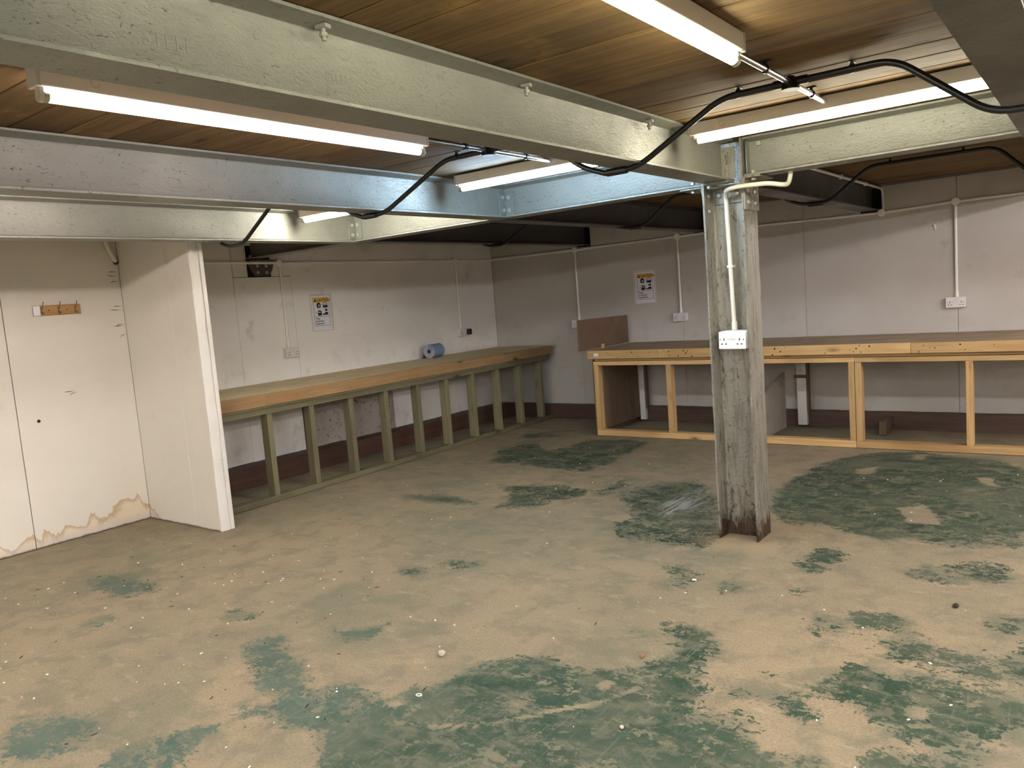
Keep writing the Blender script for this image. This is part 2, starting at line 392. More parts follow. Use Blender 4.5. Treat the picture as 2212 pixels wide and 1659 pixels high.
def tubemat(name, rgb, k=1.):
    m = bpy.data.materials.new(name); m.use_nodes = True; nt = m.node_tree; nt.nodes.clear()
    e = nt.nodes.new('ShaderNodeEmission'); o = nt.nodes.new('ShaderNodeOutputMaterial')
    e.inputs[0].default_value = (*rgb, 1); e.inputs[1].default_value = TUBE_STRENGTH*k
    nt.links.new(e.outputs[0], o.inputs[0]); return m
FP=[
(1,[(-2.37,1.88),(-2.2,1.94),(-2.19,2.06),(-2.09,2.16),(-2.09,2.28),(-2.01,2.45),(-1.89,2.53),(-1.75,2.51),(-1.64,2.49),(-1.54,2.57),(-1.45,2.66),(-1.37,2.8),(-1.29,2.75),(-1.22,2.64),(-1.17,2.45),(-1.07,2.4),(-1.01,2.43),(-0.92,2.36),(-0.84,2.21),(-1.76,1.66),(-1.89,1.69),(-2.03,1.71),(-2.23,1.76)]),
(1,[(-3.06,2.18),(-3.15,2.08),(-3.06,1.96),(-2.95,1.89),(-2.77,1.77),(-2.62,1.74),(-2.55,1.74),(-2.41,1.63),(-2.33,1.69),(-2.22,1.65),(-2.17,1.6),(-2.03,1.52),(-1.87,1.48),(-1.74,1.64),(-1.95,1.95),(-2.43,1.94),(-2.57,1.85),(-2.71,1.95),(-2.74,2.01),(-2.88,1.96),(-3.0,2.06)]),
(0.8,[(-2.69,1.63),(-2.61,1.59),(-2.52,1.62),(-2.41,1.63),(-2.54,1.73)]),
(0.75,[(-2.79,1.15),(-2.82,1.26),(-2.81,1.35),(-2.69,1.44),(-2.63,1.5),(-2.58,1.46),(-2.58,1.36),(-2.49,1.26),(-2.7,1.14)]),
(0.55,[(-5.0,2.14),(-4.84,2.26),(-4.41,2.27),(-4.25,2.2),(-4.38,2.03),(-4.71,2.03)]),
(0.5,[(-3.47,1.08),(-3.44,1.17),(-3.16,1.29),(-2.96,1.22),(-2.97,1.08),(-3.13,0.96)]),
(0.75,[(-3.64,2.14),(-3.62,2.22),(-3.45,2.26),(-3.41,2.19),(-3.53,2.13)]),
(0.8,[(-2.97,2.3),(-2.8,2.35),(-2.8,2.43),(-2.75,2.51),(-2.69,2.4),(-2.68,2.29),(-2.79,2.26)]),
(0.5,[(-4.28,1.73),(-4.22,1.89),(-4.1,1.88),(-4.09,1.73)]),
(0.5,[(-3.19,1.93),(-3.15,2.06),(-3.03,2.07),(-3.02,1.91)]),
(0.5,[(-3.09,1.37),(-3.08,1.48),(-3.0,1.45),(-3.02,1.37)]),
(0.8,[(-0.89,3.39),(-0.86,3.56),(-0.7,3.56),(-0.59,3.5),(-0.61,3.36),(-0.54,3.31),(-0.43,3.32),(-0.38,3.26),(-0.28,3.38),(-0.2,3.57),(-0.18,3.16),(-0.39,3.14),(-0.57,3.15),(-0.7,3.16),(-0.74,3.2),(-0.68,3.28),(-0.66,3.36),(-0.75,3.39),(-0.83,3.34)]),
(0.95,[(-0.79,3.02),(-0.77,3.06),(-0.7,3.03),(-0.62,3.0),(-0.5,3.07),(-0.35,3.04),(-0.17,3.05),(-0.16,2.82),(-0.28,2.78),(-0.35,2.74),(-0.32,2.73),(-0.26,2.64),(-0.32,2.58),(-0.41,2.59),(-0.48,2.63),(-0.54,2.61),(-0.61,2.63),(-0.62,2.71),(-0.69,2.74),(-0.76,2.72),(-0.8,2.76),(-0.84,2.76),(-0.85,2.86),(-0.78,2.87),(-0.82,2.97)]),
(0.55,[(-1.02,3.49),(-0.92,3.46),(-0.92,3.34),(-0.96,3.27),(-1.01,3.26),(-1.04,3.32)]),
(0.85,[(-1.01,3.24),(-0.95,3.23),(-0.94,3.18)]),
(0.7,[(-1.13,2.63),(-0.95,2.72),(-0.87,2.71),(-0.75,2.63),(-0.78,2.55),(-0.85,2.59),(-0.97,2.61),(-1.07,2.59)]),
(0.8,[(-1.12,2.44),(-0.96,2.5),(-0.92,2.39),(-0.92,2.33),(-0.88,2.32),(-0.79,2.3),(-0.76,2.22),(-1.02,2.07),(-1.17,2.39)]),
(0.8,[(-0.6,2.5),(-0.42,2.52),(-0.3,2.57),(-0.29,2.49),(-0.56,2.33)]),
(0.9,[(-0.73,2.24),(-0.73,2.4),(-0.67,2.36),(-0.64,2.29)]),
(0.85,[(-1.52,3.08),(-1.48,3.1),(-1.37,3.08),(-1.25,2.97),(-1.27,2.9),(-1.27,2.84),(-1.28,2.78),(-1.23,2.66),(-1.18,2.67),(-1.21,2.58),(-1.26,2.51)]),
(0.85,[(-1.03,2.85),(-0.96,2.85),(-0.96,2.82),(-1.02,2.81)]),
(1,[(-1.22,3.73),(-1.15,3.76),(-1.13,3.64),(-1.16,3.61)]),
(0.6,[(-1.55,3.64),(-1.44,3.65),(-1.34,3.54),(-1.44,3.49)]),
(0.5,[(-1.76,3.72),(-1.65,3.74),(-1.62,3.66),(-1.7,3.57)]),
(0.7,[(-1.29,4.05),(-1.25,4.29),(-1.16,4.41),(-1.08,4.31),(-1.12,4.1),(-1.16,3.94),(-1.22,3.93)]),
(0.55,[(-0.77,4.14),(-0.71,4.24),(-0.52,4.42),(-0.37,4.39),(-0.24,4.29),(-0.47,4.1),(-0.72,4.03)]),
(0.65,[(-0.4,3.71),(-0.21,3.83),(-0.2,3.6),(-0.35,3.59)]),
(0.95,[(-1.84,5.74),(-1.75,6.49),(-1.56,6.84),(-1.21,7.0),(-0.62,6.83),(-0.28,6.35),(-0.22,5.03),(-0.49,4.92),(-0.76,4.8),(-1.02,4.58),(-1.3,4.77),(-1.56,4.73),(-1.71,4.95),(-1.83,5.38)]),
(0.65,[(-2.9,5.0),(-2.75,5.34),(-2.49,5.52),(-2.24,5.32),(-1.81,4.31),(-1.81,4.07),(-2.05,4.09),(-2.36,4.08),(-2.53,4.34),(-2.47,4.51),(-2.7,4.81)]),
(0.7,[(-4.54,5.55),(-4.86,6.15),(-4.67,6.51),(-4.29,6.16),(-4.17,6.79),(-3.72,6.9),(-3.54,6.79),(-3.45,5.99),(-3.46,5.75),(-3.47,5.52),(-3.88,5.56),(-4.31,5.61)]),
(0.7,[(-3.89,4.84),(-3.46,5.09),(-3.16,5.0),(-3.04,4.86),(-3.06,5.54),(-2.94,5.27),(-2.96,4.89),(-3.29,4.68),(-3.2,4.5),(-3.59,4.27),(-3.52,4.51),(-3.68,4.72)]),
(0.65,[(-4.49,4.34),(-4.16,4.5),(-3.69,4.4),(-3.84,4.3),(-4.27,4.28)]),
(0.75,[(-3.26,3.0),(-3.15,3.13),(-3.02,3.13),(-3.06,3.01)]),
(0.5,[(-3.1,3.23),(-2.84,3.4),(-2.87,3.25)]),
(0.5,[(-5.18,6.89),(-4.82,7.06),(-4.61,6.85),(-4.95,6.68)]),
(0.6,[(-1.86,3.68),(-1.71,3.66),(-1.61,3.43),(-1.77,3.54)]),
(0.6,[(-1.56,3.63),(-1.37,3.59),(-1.43,3.48)]),
(0.6,[(-0.88,4.76),(-0.34,4.98),(-0.32,4.72),(-0.73,4.59)]),
(0.55,[(-3.14,3.24),(-2.88,3.38),(-2.8,3.37),(-2.93,3.22)]),
(0.7,[(-3.2,3.0),(-3.17,3.13),(-3.03,3.13),(-3.05,3.04)]),
(0.7,[(-1.68,2.88),(-1.67,2.95),(-1.57,2.88),(-1.61,2.85)]),
(0.55,[(-1.61,3.04),(-1.48,3.09),(-1.4,2.92),(-1.51,2.98)]),
(0.5,[(-1.87,3.71),(-1.81,3.82),(-1.63,3.42),(-1.74,3.52)]),
(0.45,[(-2.0,3.0),(-1.97,3.04),(-1.94,3.02),(-1.96,2.98)]),
(-1,[(-2.06,1.87),(-1.94,1.91),(-1.75,2.02),(-1.7,2.09),(-1.64,2.15),(-1.59,2.24),(-1.49,2.34),(-1.45,2.42),(-1.41,2.5),(-1.38,2.48),(-1.43,2.41),(-1.47,2.31),(-1.56,2.21),(-1.64,2.11),(-1.71,2.03),(-1.89,1.9),(-2.03,1.85)]),
(-1,[(-1.77,2.18),(-1.72,2.21),(-1.71,2.16),(-1.73,2.15)]),
(-1,[(-1.63,2.35),(-1.61,2.38),(-1.56,2.35),(-1.6,2.33)]),
(-1,[(-1.59,2.07),(-1.56,2.08),(-1.54,2.05),(-1.56,2.02)]),
(-1,[(-1.8,2.33),(-1.77,2.36),(-1.73,2.38),(-1.74,2.34)]),
(-1,[(-1.57,2.49),(-1.5,2.5),(-1.48,2.43),(-1.52,2.4)]),
(-1,[(-1.38,2.47),(-1.33,2.49),(-1.31,2.43),(-1.35,2.43)]),
(-1,[(-1.66,1.85),(-1.64,1.89),(-1.57,1.89),(-1.58,1.85)]),
(-1,[(-1.95,1.63),(-1.94,1.66),(-1.91,1.65),(-1.92,1.62)]),
(-1,[(-2.19,1.94),(-2.13,2.0),(-2.11,1.96),(-2.16,1.92)]),
(-1,[(-0.69,2.89),(-0.64,2.94),(-0.64,2.89),(-0.67,2.85)]),
(-1,[(-0.75,3.23),(-0.69,3.25),(-0.67,3.21),(-0.72,3.17)]),
(-1,[(-0.54,2.83),(-0.47,2.84),(-0.47,2.75),(-0.53,2.74)]),
(-1,[(-1.51,6.24),(-1.37,6.39),(-1.36,6.14),(-1.47,6.1)]),
(-1,[(-1.21,6.88),(-1.11,6.91),(-1.1,6.71),(-1.18,6.71)]),
(-1,[(-0.71,6.25),(-0.6,6.24),(-0.56,6.0),(-0.67,6.09)]),
(-1,[(-1.04,5.28),(-0.89,5.41),(-0.73,5.0),(-0.92,4.99)])]
# ------------------------------------------------------------------ the shell
CEIL = 2.27; XL = -6.25; XH = -6.0; YB = 8.03; XR = 3.6; YF = -4.6
def make_floor():
    st = .02
    fx0, fx1, fy0, fy1 = -6.3, .3, .7, 8.08
    nx = int((fx1-fx0)/st)+1; ny = int((fy1-fy0)/st)+1
    xs = np.concatenate([np.linspace(fx0, fx1, nx), np.linspace(fx1, XR+.05, 60)[1:]])
    ys = np.concatenate([np.linspace(YF-.05, fy0, 60)[:-1], np.linspace(fy0, fy1, ny)])
    nx, ny = len(xs), len(ys)
    X, Y = np.meshgrid(xs, ys)
    A = np.zeros_like(X)
    def inside(poly):
        m = np.zeros_like(X, bool); n = len(poly)
        for i in range(n):
            x0, y0 = poly[i]; x1, y1 = poly[(i+1) % n]
            if y0 == y1: continue
            c = ((Y > min(y0, y1)) & (Y <= max(y0, y1))) & (X < x0+(Y-y0)*(x1-x0)/(y1-y0)); m ^= c
        return m
    NEG = np.zeros_like(X)
    for d, p in FP:
        m = inside(p)
        if d > 0: A[m] = np.maximum(A[m], .16+d*.79)
        else: NEG[m] = 1
    rs = np.random.RandomState(3)
    # unseen part of the floor carries on in the same way
    for _ in range(60):
        cx, cy = rs.uniform(-.1, XR), rs.uniform(YF, YB)
        if rs.rand() < .4: cx, cy = rs.uniform(XL, XR), rs.uniform(YF, .7)
        if cx < .1 and cy > .8: continue
        a, b = rs.uniform(.1, .6), rs.uniform(.1, .4)
        A[((X-cx)/a)**2+((Y-cy)/b)**2 < 1] = rs.uniform(.5, .9)
    def blur(F, k):
        for _ in range(k):
            P = np.pad(F, 1, mode='edge')
            F = (P[1:-1, 1:-1]*2+P[:-2, 1:-1]+P[2:, 1:-1]+P[1:-1, :-2]+P[1:-1, 2:])/6
        return F
    A = blur(A, 12)*(1-blur(NEG, 1))
    Z = np.zeros_like(X)
    co = np.stack([X, Y, Z], -1).reshape(-1, 3)
    idx = np.arange(nx*ny).reshape(ny, nx)
    q = np.stack([idx[:-1, :-1], idx[:-1, 1:], idx[1:, 1:], idx[1:, :-1]], -1).reshape(-1, 4)
    me = bpy.data.meshes.new('floor')
    me.vertices.add(len(co)); me.vertices.foreach_set('co', co.ravel().astype(np.float32))
    me.loops.add(q.size); me.loops.foreach_set('vertex_index', q.ravel().astype(np.int32))
    me.polygons.add(len(q)); me.polygons.foreach_set('loop_start', (np.arange(len(q))*4).astype(np.int32))
    me.update(calc_edges=True)
    at = me.attributes.new('paint', 'FLOAT', 'POINT'); at.data.foreach_set('value', A.ravel().astype(np.float32))
    o = link('floor', me, M['floor']); o['kind'] = 'structure'
    return o
make_floor()

# ceiling with boards
BX = [XL, -3.315, -1.69, -.215, 1.3, XR]
ceil = struct('ceiling', MB().box(XL-.1, XR+.1, YF-.1, YB+.1, CEIL+.022, CEIL+.1), M['dark'])
far = MB(); PW = .187; y = 1.518-PW*22; row = 0
while y < YB:
    y1 = min(y+PW-.005, YB)
    cuts = [XL] + sorted(random.sample(BX[1:-1], 2)) + [XR]
    for a, b in zip(cuts[:-1], cuts[1:]):
        dz = random.uniform(0, .003)
        m = MB().box(a+.001, b-.001, y, y1, CEIL-.001+dz, CEIL+.0215)
        if y < .7 or (a >= -.3): far.add(m.v, m.f)
        else: m.build('plank', M['plank'], ceil, bevel=.003, seg=1, smooth=False)
    y += PW; row += 1
o = far.build('plank_rows', M['plank'], ceil, smooth=False); o['kind'] = 'stuff'

def panels(par_, specs, mat, bevel=.002):
    for s in specs:
        MB().box(*s).build('wall_panel', mat, par_, bevel=bevel, seg=1, smooth=False)
G = .0025
# left wall, near part with the coat hooks (x = -6.0), with its short return at y = 3.09
wl = struct('wall_left', MB().box(XH-.14, XH-.015, YF-.1, 3.19, 0, CEIL), M['dark'])
ys = [YF, -1.67, -.36, .95, 2.252, 3.09]
panels(wl, [(XH-.015, XH, a+G, (b-G if b < 3 else b-.0003), .004, CEIL) for a, b in zip(ys[:-1], ys[1:])], M['wallhook'])
wr = struct('wall_partition', MB().box(XH, -5.045, 3.105, 3.175, 0, CEIL), M['dark'])
panels(wr, [(XH, -5.345-.001, 3.09, 3.104, .004, CEIL), (-5.345+.001, -5.045, 3.09, 3.104, .003, CEIL),
            (XH, -5.045, 3.176, 3.19, .003, CEIL)], M['wallhook'])
e = MB()
for k in range(24):   # uneven hand-cut face on the end post
    pass
post = bmesh.new()
NZ, NY = 90, 6
gv = []
for i in range(NZ+1):
    r_ = []
    for j in range(NY+1):
        zz = .002+(CEIL-.004)*i/NZ; yy = 3.088+.074*j/NY
        ed = 0 if 0 < j < NY else -.004
        xx = -5.03+ed+.006*noise.noise(Vector((yy*9, zz*7, 2)))+.003*noise.noise(Vector((yy*40, zz*30, 5)))
        r_.append(post.verts.new((xx, yy, zz)))
    gv.append(r_)
for i in range(NZ):
    for j in range(NY): post.faces.new((gv[i][j], gv[i][j+1], gv[i+1][j+1], gv[i+1][j]))
bv = [post.verts.new(p) for p in ((-5.046, 3.088, .002), (-5.046, 3.162, .002), (-5.046, 3.162, CEIL-.002), (-5.046, 3.088, CEIL-.002))]
post.faces.new([gv[i][0] for i in range(NZ+1)]+[bv[3], bv[0]])
post.faces.new([gv[i][NY] for i in range(NZ, -1, -1)]+[bv[1], bv[2]])
post.faces.new(gv[0][::-1]+[bv[0], bv[1]]) ; post.faces.new(gv[NZ]+[bv[2], bv[3]])
me = bpy.data.meshes.new('end_post'); post.to_mesh(me); post.free(); me.shade_smooth(); me.set_sharp_from_angle(angle=.7)
link('end_post', me, M['trimwhite'], wr)
MB().box(-5.044, -5.024, 3.1635, 3.192, .002, CEIL-.002).build('end_strip', M['trimwhite'], wr, bevel=.002)
# left wall, far part behind the left bench
wb = struct('wall_left_bench', MB().box(XL-.14, XL-.015, 3.19, YB+.1, 0, CEIL), M['dark'])
X0, X1 = XL-.015, XL
sp = [(X0, X1, 3.19, 4.243-G, .1, CEIL), (X0, X1-.002, 4.243+G*.4, 4.878-G*.4, .62, 1.872), (X0, X1, 4.243+G, 4.38, 1.876, CEIL),
      (X0, X1, 4.38, 4.66, 2.16, CEIL), (X0, X1, 4.38, 4.40, 1.876, 2.16), (X0, X1, 4.66, 4.878, 1.876, CEIL), (X0, X1, 4.878+G*.4, 7.285-G*.5, .62, CEIL),
      (X0, X1-.0005, 6.08, 7.285-G*.5, .1, .6195), (X0, X1, 7.285+G*.5, YB, .1, CEIL), (X0, X1-.004, 4.245, 4.85, .1, .615)]
panels(wb, sp, M['wallbench'])
bm = bmesh.new(); bmesh.ops.create_grid(bm, x_segments=90, y_segments=40, size=.5)
for v_ in bm.verts:
    yy = 4.86+1.21*(v_.co.x+.5); zz = .12+.5*(v_.co.y+.5)
    edge = min(1, (v_.co.x+.5)*12, (.5-v_.co.x)*12)
    d = .035*(noise.fractal(Vector((yy*5, zz*5, 1)), 1., 2., 4)) + .014*noise.noise(Vector((yy*22, zz*22, 3)))
    v_.co = Vector((XL-.006+max(-.002, d*edge), yy, zz))
me = bpy.data.meshes.new('rough_masonry'); bm.to_mesh(me); bm.free(); me.shade_smooth()
tag(link('rough_masonry', me, M['masonry'], wb), 'rough painted masonry exposed below the bench')
# back wall
wk = struct('wall_back', MB().box(XL-.14, XR+.1, YB+.015, YB+.14, 0, CEIL), M['dark'])
xs = [XL, -4.985, -3.665, -2.352, -1.03, .29, 1.6, XR]
sp = [(a+G*.5, b-G*.5, YB, YB+.015, .1, 2.03) for a, b in zip(xs[:-1], xs[1:])]
up = [(XL, -4.955), (-4.775, -3.665), (-3.66, -3.49), (-3.31, -2.352), (-2.35, -1.82), (-1.64, -1.03), (-1.027, .29), (.292, 1.6), (1.602, XR)]
sp += [(a, b, YB+.002, YB+.015, 2.034, CEIL-.006) for a, b in up]
panels(wk, sp, M['wallback'])
struct('wall_right', MB().box(XR, XR+.1, YF, YB, 0, CEIL), M['wallback'])
struct('wall_front', MB().box(XH, XR+.1, YF-.1, YF, 0, CEIL), M['wallback'])
# kerb-like skirting timbers, ragged painted top edge
def skirt(name, mat, axis, a, b, u0, u1, h, seed):
    m = MB(); n = int((b-a)/.05); pts = []
    for i in range(n+1):
        s = a+(b-a)*i/n; pts.append((s, h+.006*noise.noise(Vector((s*3, seed, 0)))+.004*noise.noise(Vector((s*17, seed, 0)))))
    poly = [(a, 0.002)]+pts+[(b, 0.002)]
    fn = (lambda p, t: (p[0], t, p[1])) if axis == 'x' else (lambda p, t: (t, p[0], p[1]))
    poly = poly[::-1]
    m.prism(poly, fn, u0, u1)
    return struct(name, m, mat)
bb = skirt('baseboard_back', M['skirtX'], 'x', XL, -3.0, 7.925, YB-.001, .168, 1)
b2 = skirt('timber', M['skirtX'], 'x', -2.996, XR, 7.93, YB-.001, .160, 2); b2.name = 'skirting_board'; par(b2, bb); del b2['kind']
bl = skirt('baseboard_left', M['skirtY'], 'y', 3.2, 5.3, -6.05, XL+.001, .185, 3)
b3 = skirt('timber', M['skirtY'], 'y', 5.305, 7.92, -6.06, XL+.001, .178, 4); b3.name = 'skirting_board'; par(b3, bl); del b3['kind']

# ------------------------------------------------------------------ steel beams
def ipoly(cx, z0, z1, w_=.15, tw=.0045, te=.009, ti=.016):
    h = w_/2; f = .012; a = []
    a += [(cx-h, z0), (cx+h, z0), (cx+h, z0+te), (cx+tw+f, z0+ti), (cx+tw+f*.3, z0+ti+f*.35), (cx+tw, z0+ti+f)]
    a += [(cx+tw, z1-ti-f), (cx+tw+f*.3, z1-ti-f*.35), (cx+tw+f, z1-ti), (cx+h, z1-te), (cx+h, z1), (cx-h, z1), (cx-h, z1-te)]
    a += [(cx-tw-f, z1-ti), (cx-tw-f*.3, z1-ti-f*.35), (cx-tw, z1-ti-f), (cx-tw, z0+ti+f), (cx-tw-f*.3, z0+ti+f*.35), (cx-tw-f, z0+ti), (cx-h, z0+te)]
    return a
def beam(label, along, c, a, b, z0, mat='steel', z0b=None, group=None):
    z0b = z0 if z0b is None else z0b
    loc = ((c, a, z0) if along == 'y' else (a, c, z0))
    t_ = thing('steel_beam', label, 'beam', loc, group)
    m = MB(); n = 20; P0 = ipoly(c, z0, CEIL-.002); P1 = ipoly(c, z0b, CEIL-.002)
    if along == 'y': v = [(p[0], a, p[1]) for p in P0]+[(p[0], b, p[1]) for p in P1]
    else: v = [(a, p[0], p[1]) for p in P0]+[(b, p[0], p[1]) for p in P1]
    m.add(v, [tuple(range(n))[::-1], tuple(range(n, 2*n))]+[(i, (i+1) % n, n+(i+1) % n, n+i) for i in range(n)])
    m.build('beam_section', M[mat], t_, bevel=0)
    return t_
ZB = 2.043
C1, C2, C3, C0 = -1.69, -3.315, -4.84, -.215
CS = 4.465
bM1 = beam('nearest long grey-green painted beam, running from top left to the column head', 'y', C1, YF, 4.295, ZB)
bM2 = beam('painted beam behind the long lit tube on the left, second from the camera', 'y', C2, YF, CS-.006, ZB+.002)
bM3 = beam('painted beam over the partition and hook wall, farthest left of the near beams', 'y', C3, YF, CS-.006, 2.038)
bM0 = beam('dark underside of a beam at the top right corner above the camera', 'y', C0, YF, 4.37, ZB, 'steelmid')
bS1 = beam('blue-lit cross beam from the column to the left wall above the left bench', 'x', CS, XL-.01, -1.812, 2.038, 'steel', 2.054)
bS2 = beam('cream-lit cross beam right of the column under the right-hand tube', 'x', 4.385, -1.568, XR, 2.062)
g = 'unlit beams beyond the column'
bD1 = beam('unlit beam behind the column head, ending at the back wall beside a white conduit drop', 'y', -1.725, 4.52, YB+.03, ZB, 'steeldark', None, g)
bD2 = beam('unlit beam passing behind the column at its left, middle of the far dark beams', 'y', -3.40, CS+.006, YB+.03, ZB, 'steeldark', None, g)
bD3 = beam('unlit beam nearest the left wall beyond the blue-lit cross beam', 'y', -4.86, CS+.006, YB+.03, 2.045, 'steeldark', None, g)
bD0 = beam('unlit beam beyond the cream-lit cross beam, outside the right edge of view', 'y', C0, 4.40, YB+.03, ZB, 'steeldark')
# riveted and bolted pieces
def angle_cleat(parent, xw, yw, z0, z1, sgn=1, leg=.075):
    # an angle in the corner between web plane x=xw and web plane y=yw
    m = MB().box(xw, xw+.008, yw-leg, yw, z0, z1).box(xw, xw+leg, yw-.008, yw, z0, z1)
    o = m.build('angle_cleat', M['steel'], parent, bevel=.002)
    for z_ in (z0+.035, z1-.035):
        MB().hexnut((xw+.008, yw-.045, z_), (1, 0, 0), .0145, .012).cyl((xw+.018, yw-.045, z_), (xw+.027, yw-.045, z_), .007, 10).build('bolt', M['rivet'], o)
        MB().hexnut((xw+.045, yw-.008, z_), (0, -1, 0), .0145, .012).cyl((xw+.045, yw-.018, z_), (xw+.045, yw-.027, z_), .007, 10).build('bolt', M['rivet'], o)
angle_cleat(bM2, C2+.0045, CS-.0045, 2.066, 2.222)
angle_cleat(bM3, C3+.0045, CS-.0045, 2.066, 2.215)
for y_ in (1.475, 2.40, 3.36):
    c_ = MB().obox((C1+.042, y_, 2.2475), (1, .2, 0), (-.2, 1, 0), (0, 0, 1), .017, .012, .005).cyl((C1+.042, y_, 2.244), (C1+.042, y_, 2.212), .0065, 10).hexnut((C1+.042, y_, 2.222), (0, 0, 1), .012, .010)
    c_.build('clamp_bolt', M['rivet'], bM1)
# raised mill lettering on the nearest beam
def text_mesh(name, body, size, mat, mw, parent, depth=.001, align='LEFT', bold=0.0):
    cu = bpy.data.curves.new(name, 'FONT'); cu.body = body; cu.size = size; cu.extrude = depth; cu.align_x = align; cu.offset = bold
    cu.resolution_u = 3
    tmp = bpy.data.objects.new('tmp', cu); col.objects.link(tmp)
    dg = bpy.context.evaluated_depsgraph_get()
    me = bpy.data.meshes.new_from_object(tmp.evaluated_get(dg)); bpy.data.objects.remove(tmp); 
    me.transform(mw); me.materials.clear(); me.name = name
    return link(name, me, mat, parent)
# text on plane facing +x, reading along -> +y, up +z
MX = lambda x_, y_, z_: Matrix(((0, 0, 1, x_), (1, 0, 0, y_), (0, 1, 0, z_), (0, 0, 0, 1)))
MY = lambda x_, y_, z_: Matrix(((1, 0, 0, x_), (0, 0, -1, y_), (0, 1, 0, z_), (0, 0, 0, 1)))
text_mesh('raised_lettering', 'STEEL', .05, M['steel'], MX(C1+.0045, .985, 2.115), bM1, .0012)
text_mesh('raised_lettering', 'STEEL', .034, M['steel'], MX(C1+.0045, 1.50, 2.125), bM1, .001)

# ------------------------------------------------------------------ column
cl = thing('steel_column', 'worn silver painted steel column with rusty foot standing on the floor', 'column', (-1.69, 4.41, 0))
xl_, xr_, yf_, yb_, wy = -1.807, -1.573, 4.30, 4.512, 4.412
def colpoly():
    t_, tw = .013, .0055
    return [(xl_, yf_), (xl_+.010, yf_), (xl_+.017, wy-tw-.014), (xl_+.021, wy-tw-.005), (xl_+.032, wy-tw), (xr_-.032, wy-tw), (xr_-.021, wy-tw-.005), (xr_-.017, wy-tw-.014), (xr_-.010, yf_), (xr_, yf_),
            (xr_, yb_), (xr_-.010, yb_), (xr_-.017, wy+tw+.014), (xr_-.021, wy+tw+.005), (xr_-.032, wy+tw), (xl_+.032, wy+tw), (xl_+.021, wy+tw+.005), (xl_+.017, wy+tw+.014), (xl_+.010, yb_), (xl_, yb_)]
m = MB(); P0 = colpoly(); zs = [0.0]+[i*.04 for i in range(1, 56)]+[CEIL-.003]; n = len(P0); vv = []
for z_ in zs:
    for k, p in enumerate(P0):
        j = .0022*noise.noise(Vector((p[0]*8, p[1]*8+k, z_*9)))
        zz = z_ if z_ > 0 else .001
        vv.append((p[0]+j, p[1]+j, zz))
fs = [(i*n+k, i*n+(k+1) % n, (i+1)*n+(k+1) % n, (i+1)*n+k) for i in range(len(zs)-1) for k in range(n)]
fs += [tuple(range(n))[::-1], tuple(range((len(zs)-1)*n, len(zs)*n))]
m.add(vv, fs); m.build('column_section', M['steelcol'], cl)
# seat plates with rivets
def seat(axis, name, box1, box2, rivets, rax, r=.0135):
    m = MB().box(*box1).box(*box2); o = m.build(name, M['steelcol'], cl, bevel=.003)
    for p in rivets: MB().dome(p, rax, r, r*.75).build('rivet', M['rivet'], o)
    return o
seat('y', 'web_plate', (-1.778, -1.605, 4.396, 4.4065, 1.935, 2.03), (-1.778, -1.605, 4.31, 4.396, 2.02, 2.0295), [(-1.748, 4.396, 1.985), (-1.642, 4.396, 1.985)], (0, -1, 0), .017)
seat('x', 'right_seat_angle', (xr_, xr_+.011, 4.298, 4.518, 1.882, 2.051), (xr_, -1.475, 4.298, 4.518, 2.049, 2.0605),
     [(xr_+.011, a_, b_) for a_ in (4.345, 4.455) for b_ in (1.925, 1.985)], (1, 0, 0))
lo = seat('x', 'left_seat_angle', (xl_-.012, xl_, 4.35, 4.56, 2.0, 2.041), (-1.965, xl_, 4.35, 4.56, 2.035, 2.046), [], (0, 0, 1))
MB().prism([(4.35, 2.038), (4.56, 2.038), (4.56, 1.885), (4.35, 1.885)], lambda p, t_: (xl_-(.004 if p[1] < 1.9 else .03)*(1 if t_ < 1 else 0)-.001, p[0], p[1]), 0, 2).build('seat_leg', M['steelcol'], lo)
for z_ in (1.90, 1.985): MB().dome((xl_+.0165, 4.345, z_), (1, -.05, 0), .0135, .011).build('flange_rivet', M['rivet'], cl)
MB().hexnut((-1.90, 4.395, 2.035), (0, 0, -1), .014, .014).build('bolt', M['rivet'], lo)
MB().hexnut((-1.90, 4.395, 2.068), (0, 0, 1), .014, .012).build('bolt', M['rivet'], bS1)
for x_, z_ in ((-1.523, 2.074),): MB().hexnut((x_, 4.335, z_), (0, 0, 1), .013, .014).build('bolt', M['rivet'], bS2)
MB().hexnut((-1.523, 4.335, 2.048), (0, 0, -1), .013, .012).build('bolt', M['rivet'], cl)
MB().box(-1.562, -1.555, 4.33, 4.378, 2.075, CEIL-.02).build('end_plate', M['steel'], bS2, bevel=.002)
MB().obox((-1.50, 4.374, 2.232), (1, 0, 0), (0, 1, 0), (0, 0, 1), .013, .012, .012).build('bolt', M['rivet'], bS2, bevel=.002)
MB().box(C1+.005, C1+.082, 4.286, 4.297, 2.06, 2.225).build('end_cleat', M['steelcol'], bM1, bevel=.002)
MB().box(C1-.076, C1+.074, 4.2, 4.294, ZB-.0105, ZB-.0005).build('sole_plate', M['steelcol'], bM1, bevel=.002)
MB().hexnut((-1.752, 4.27, ZB-.011), (0, 0, -1), .013, .013).build('bolt', M['rivet'], bM1)
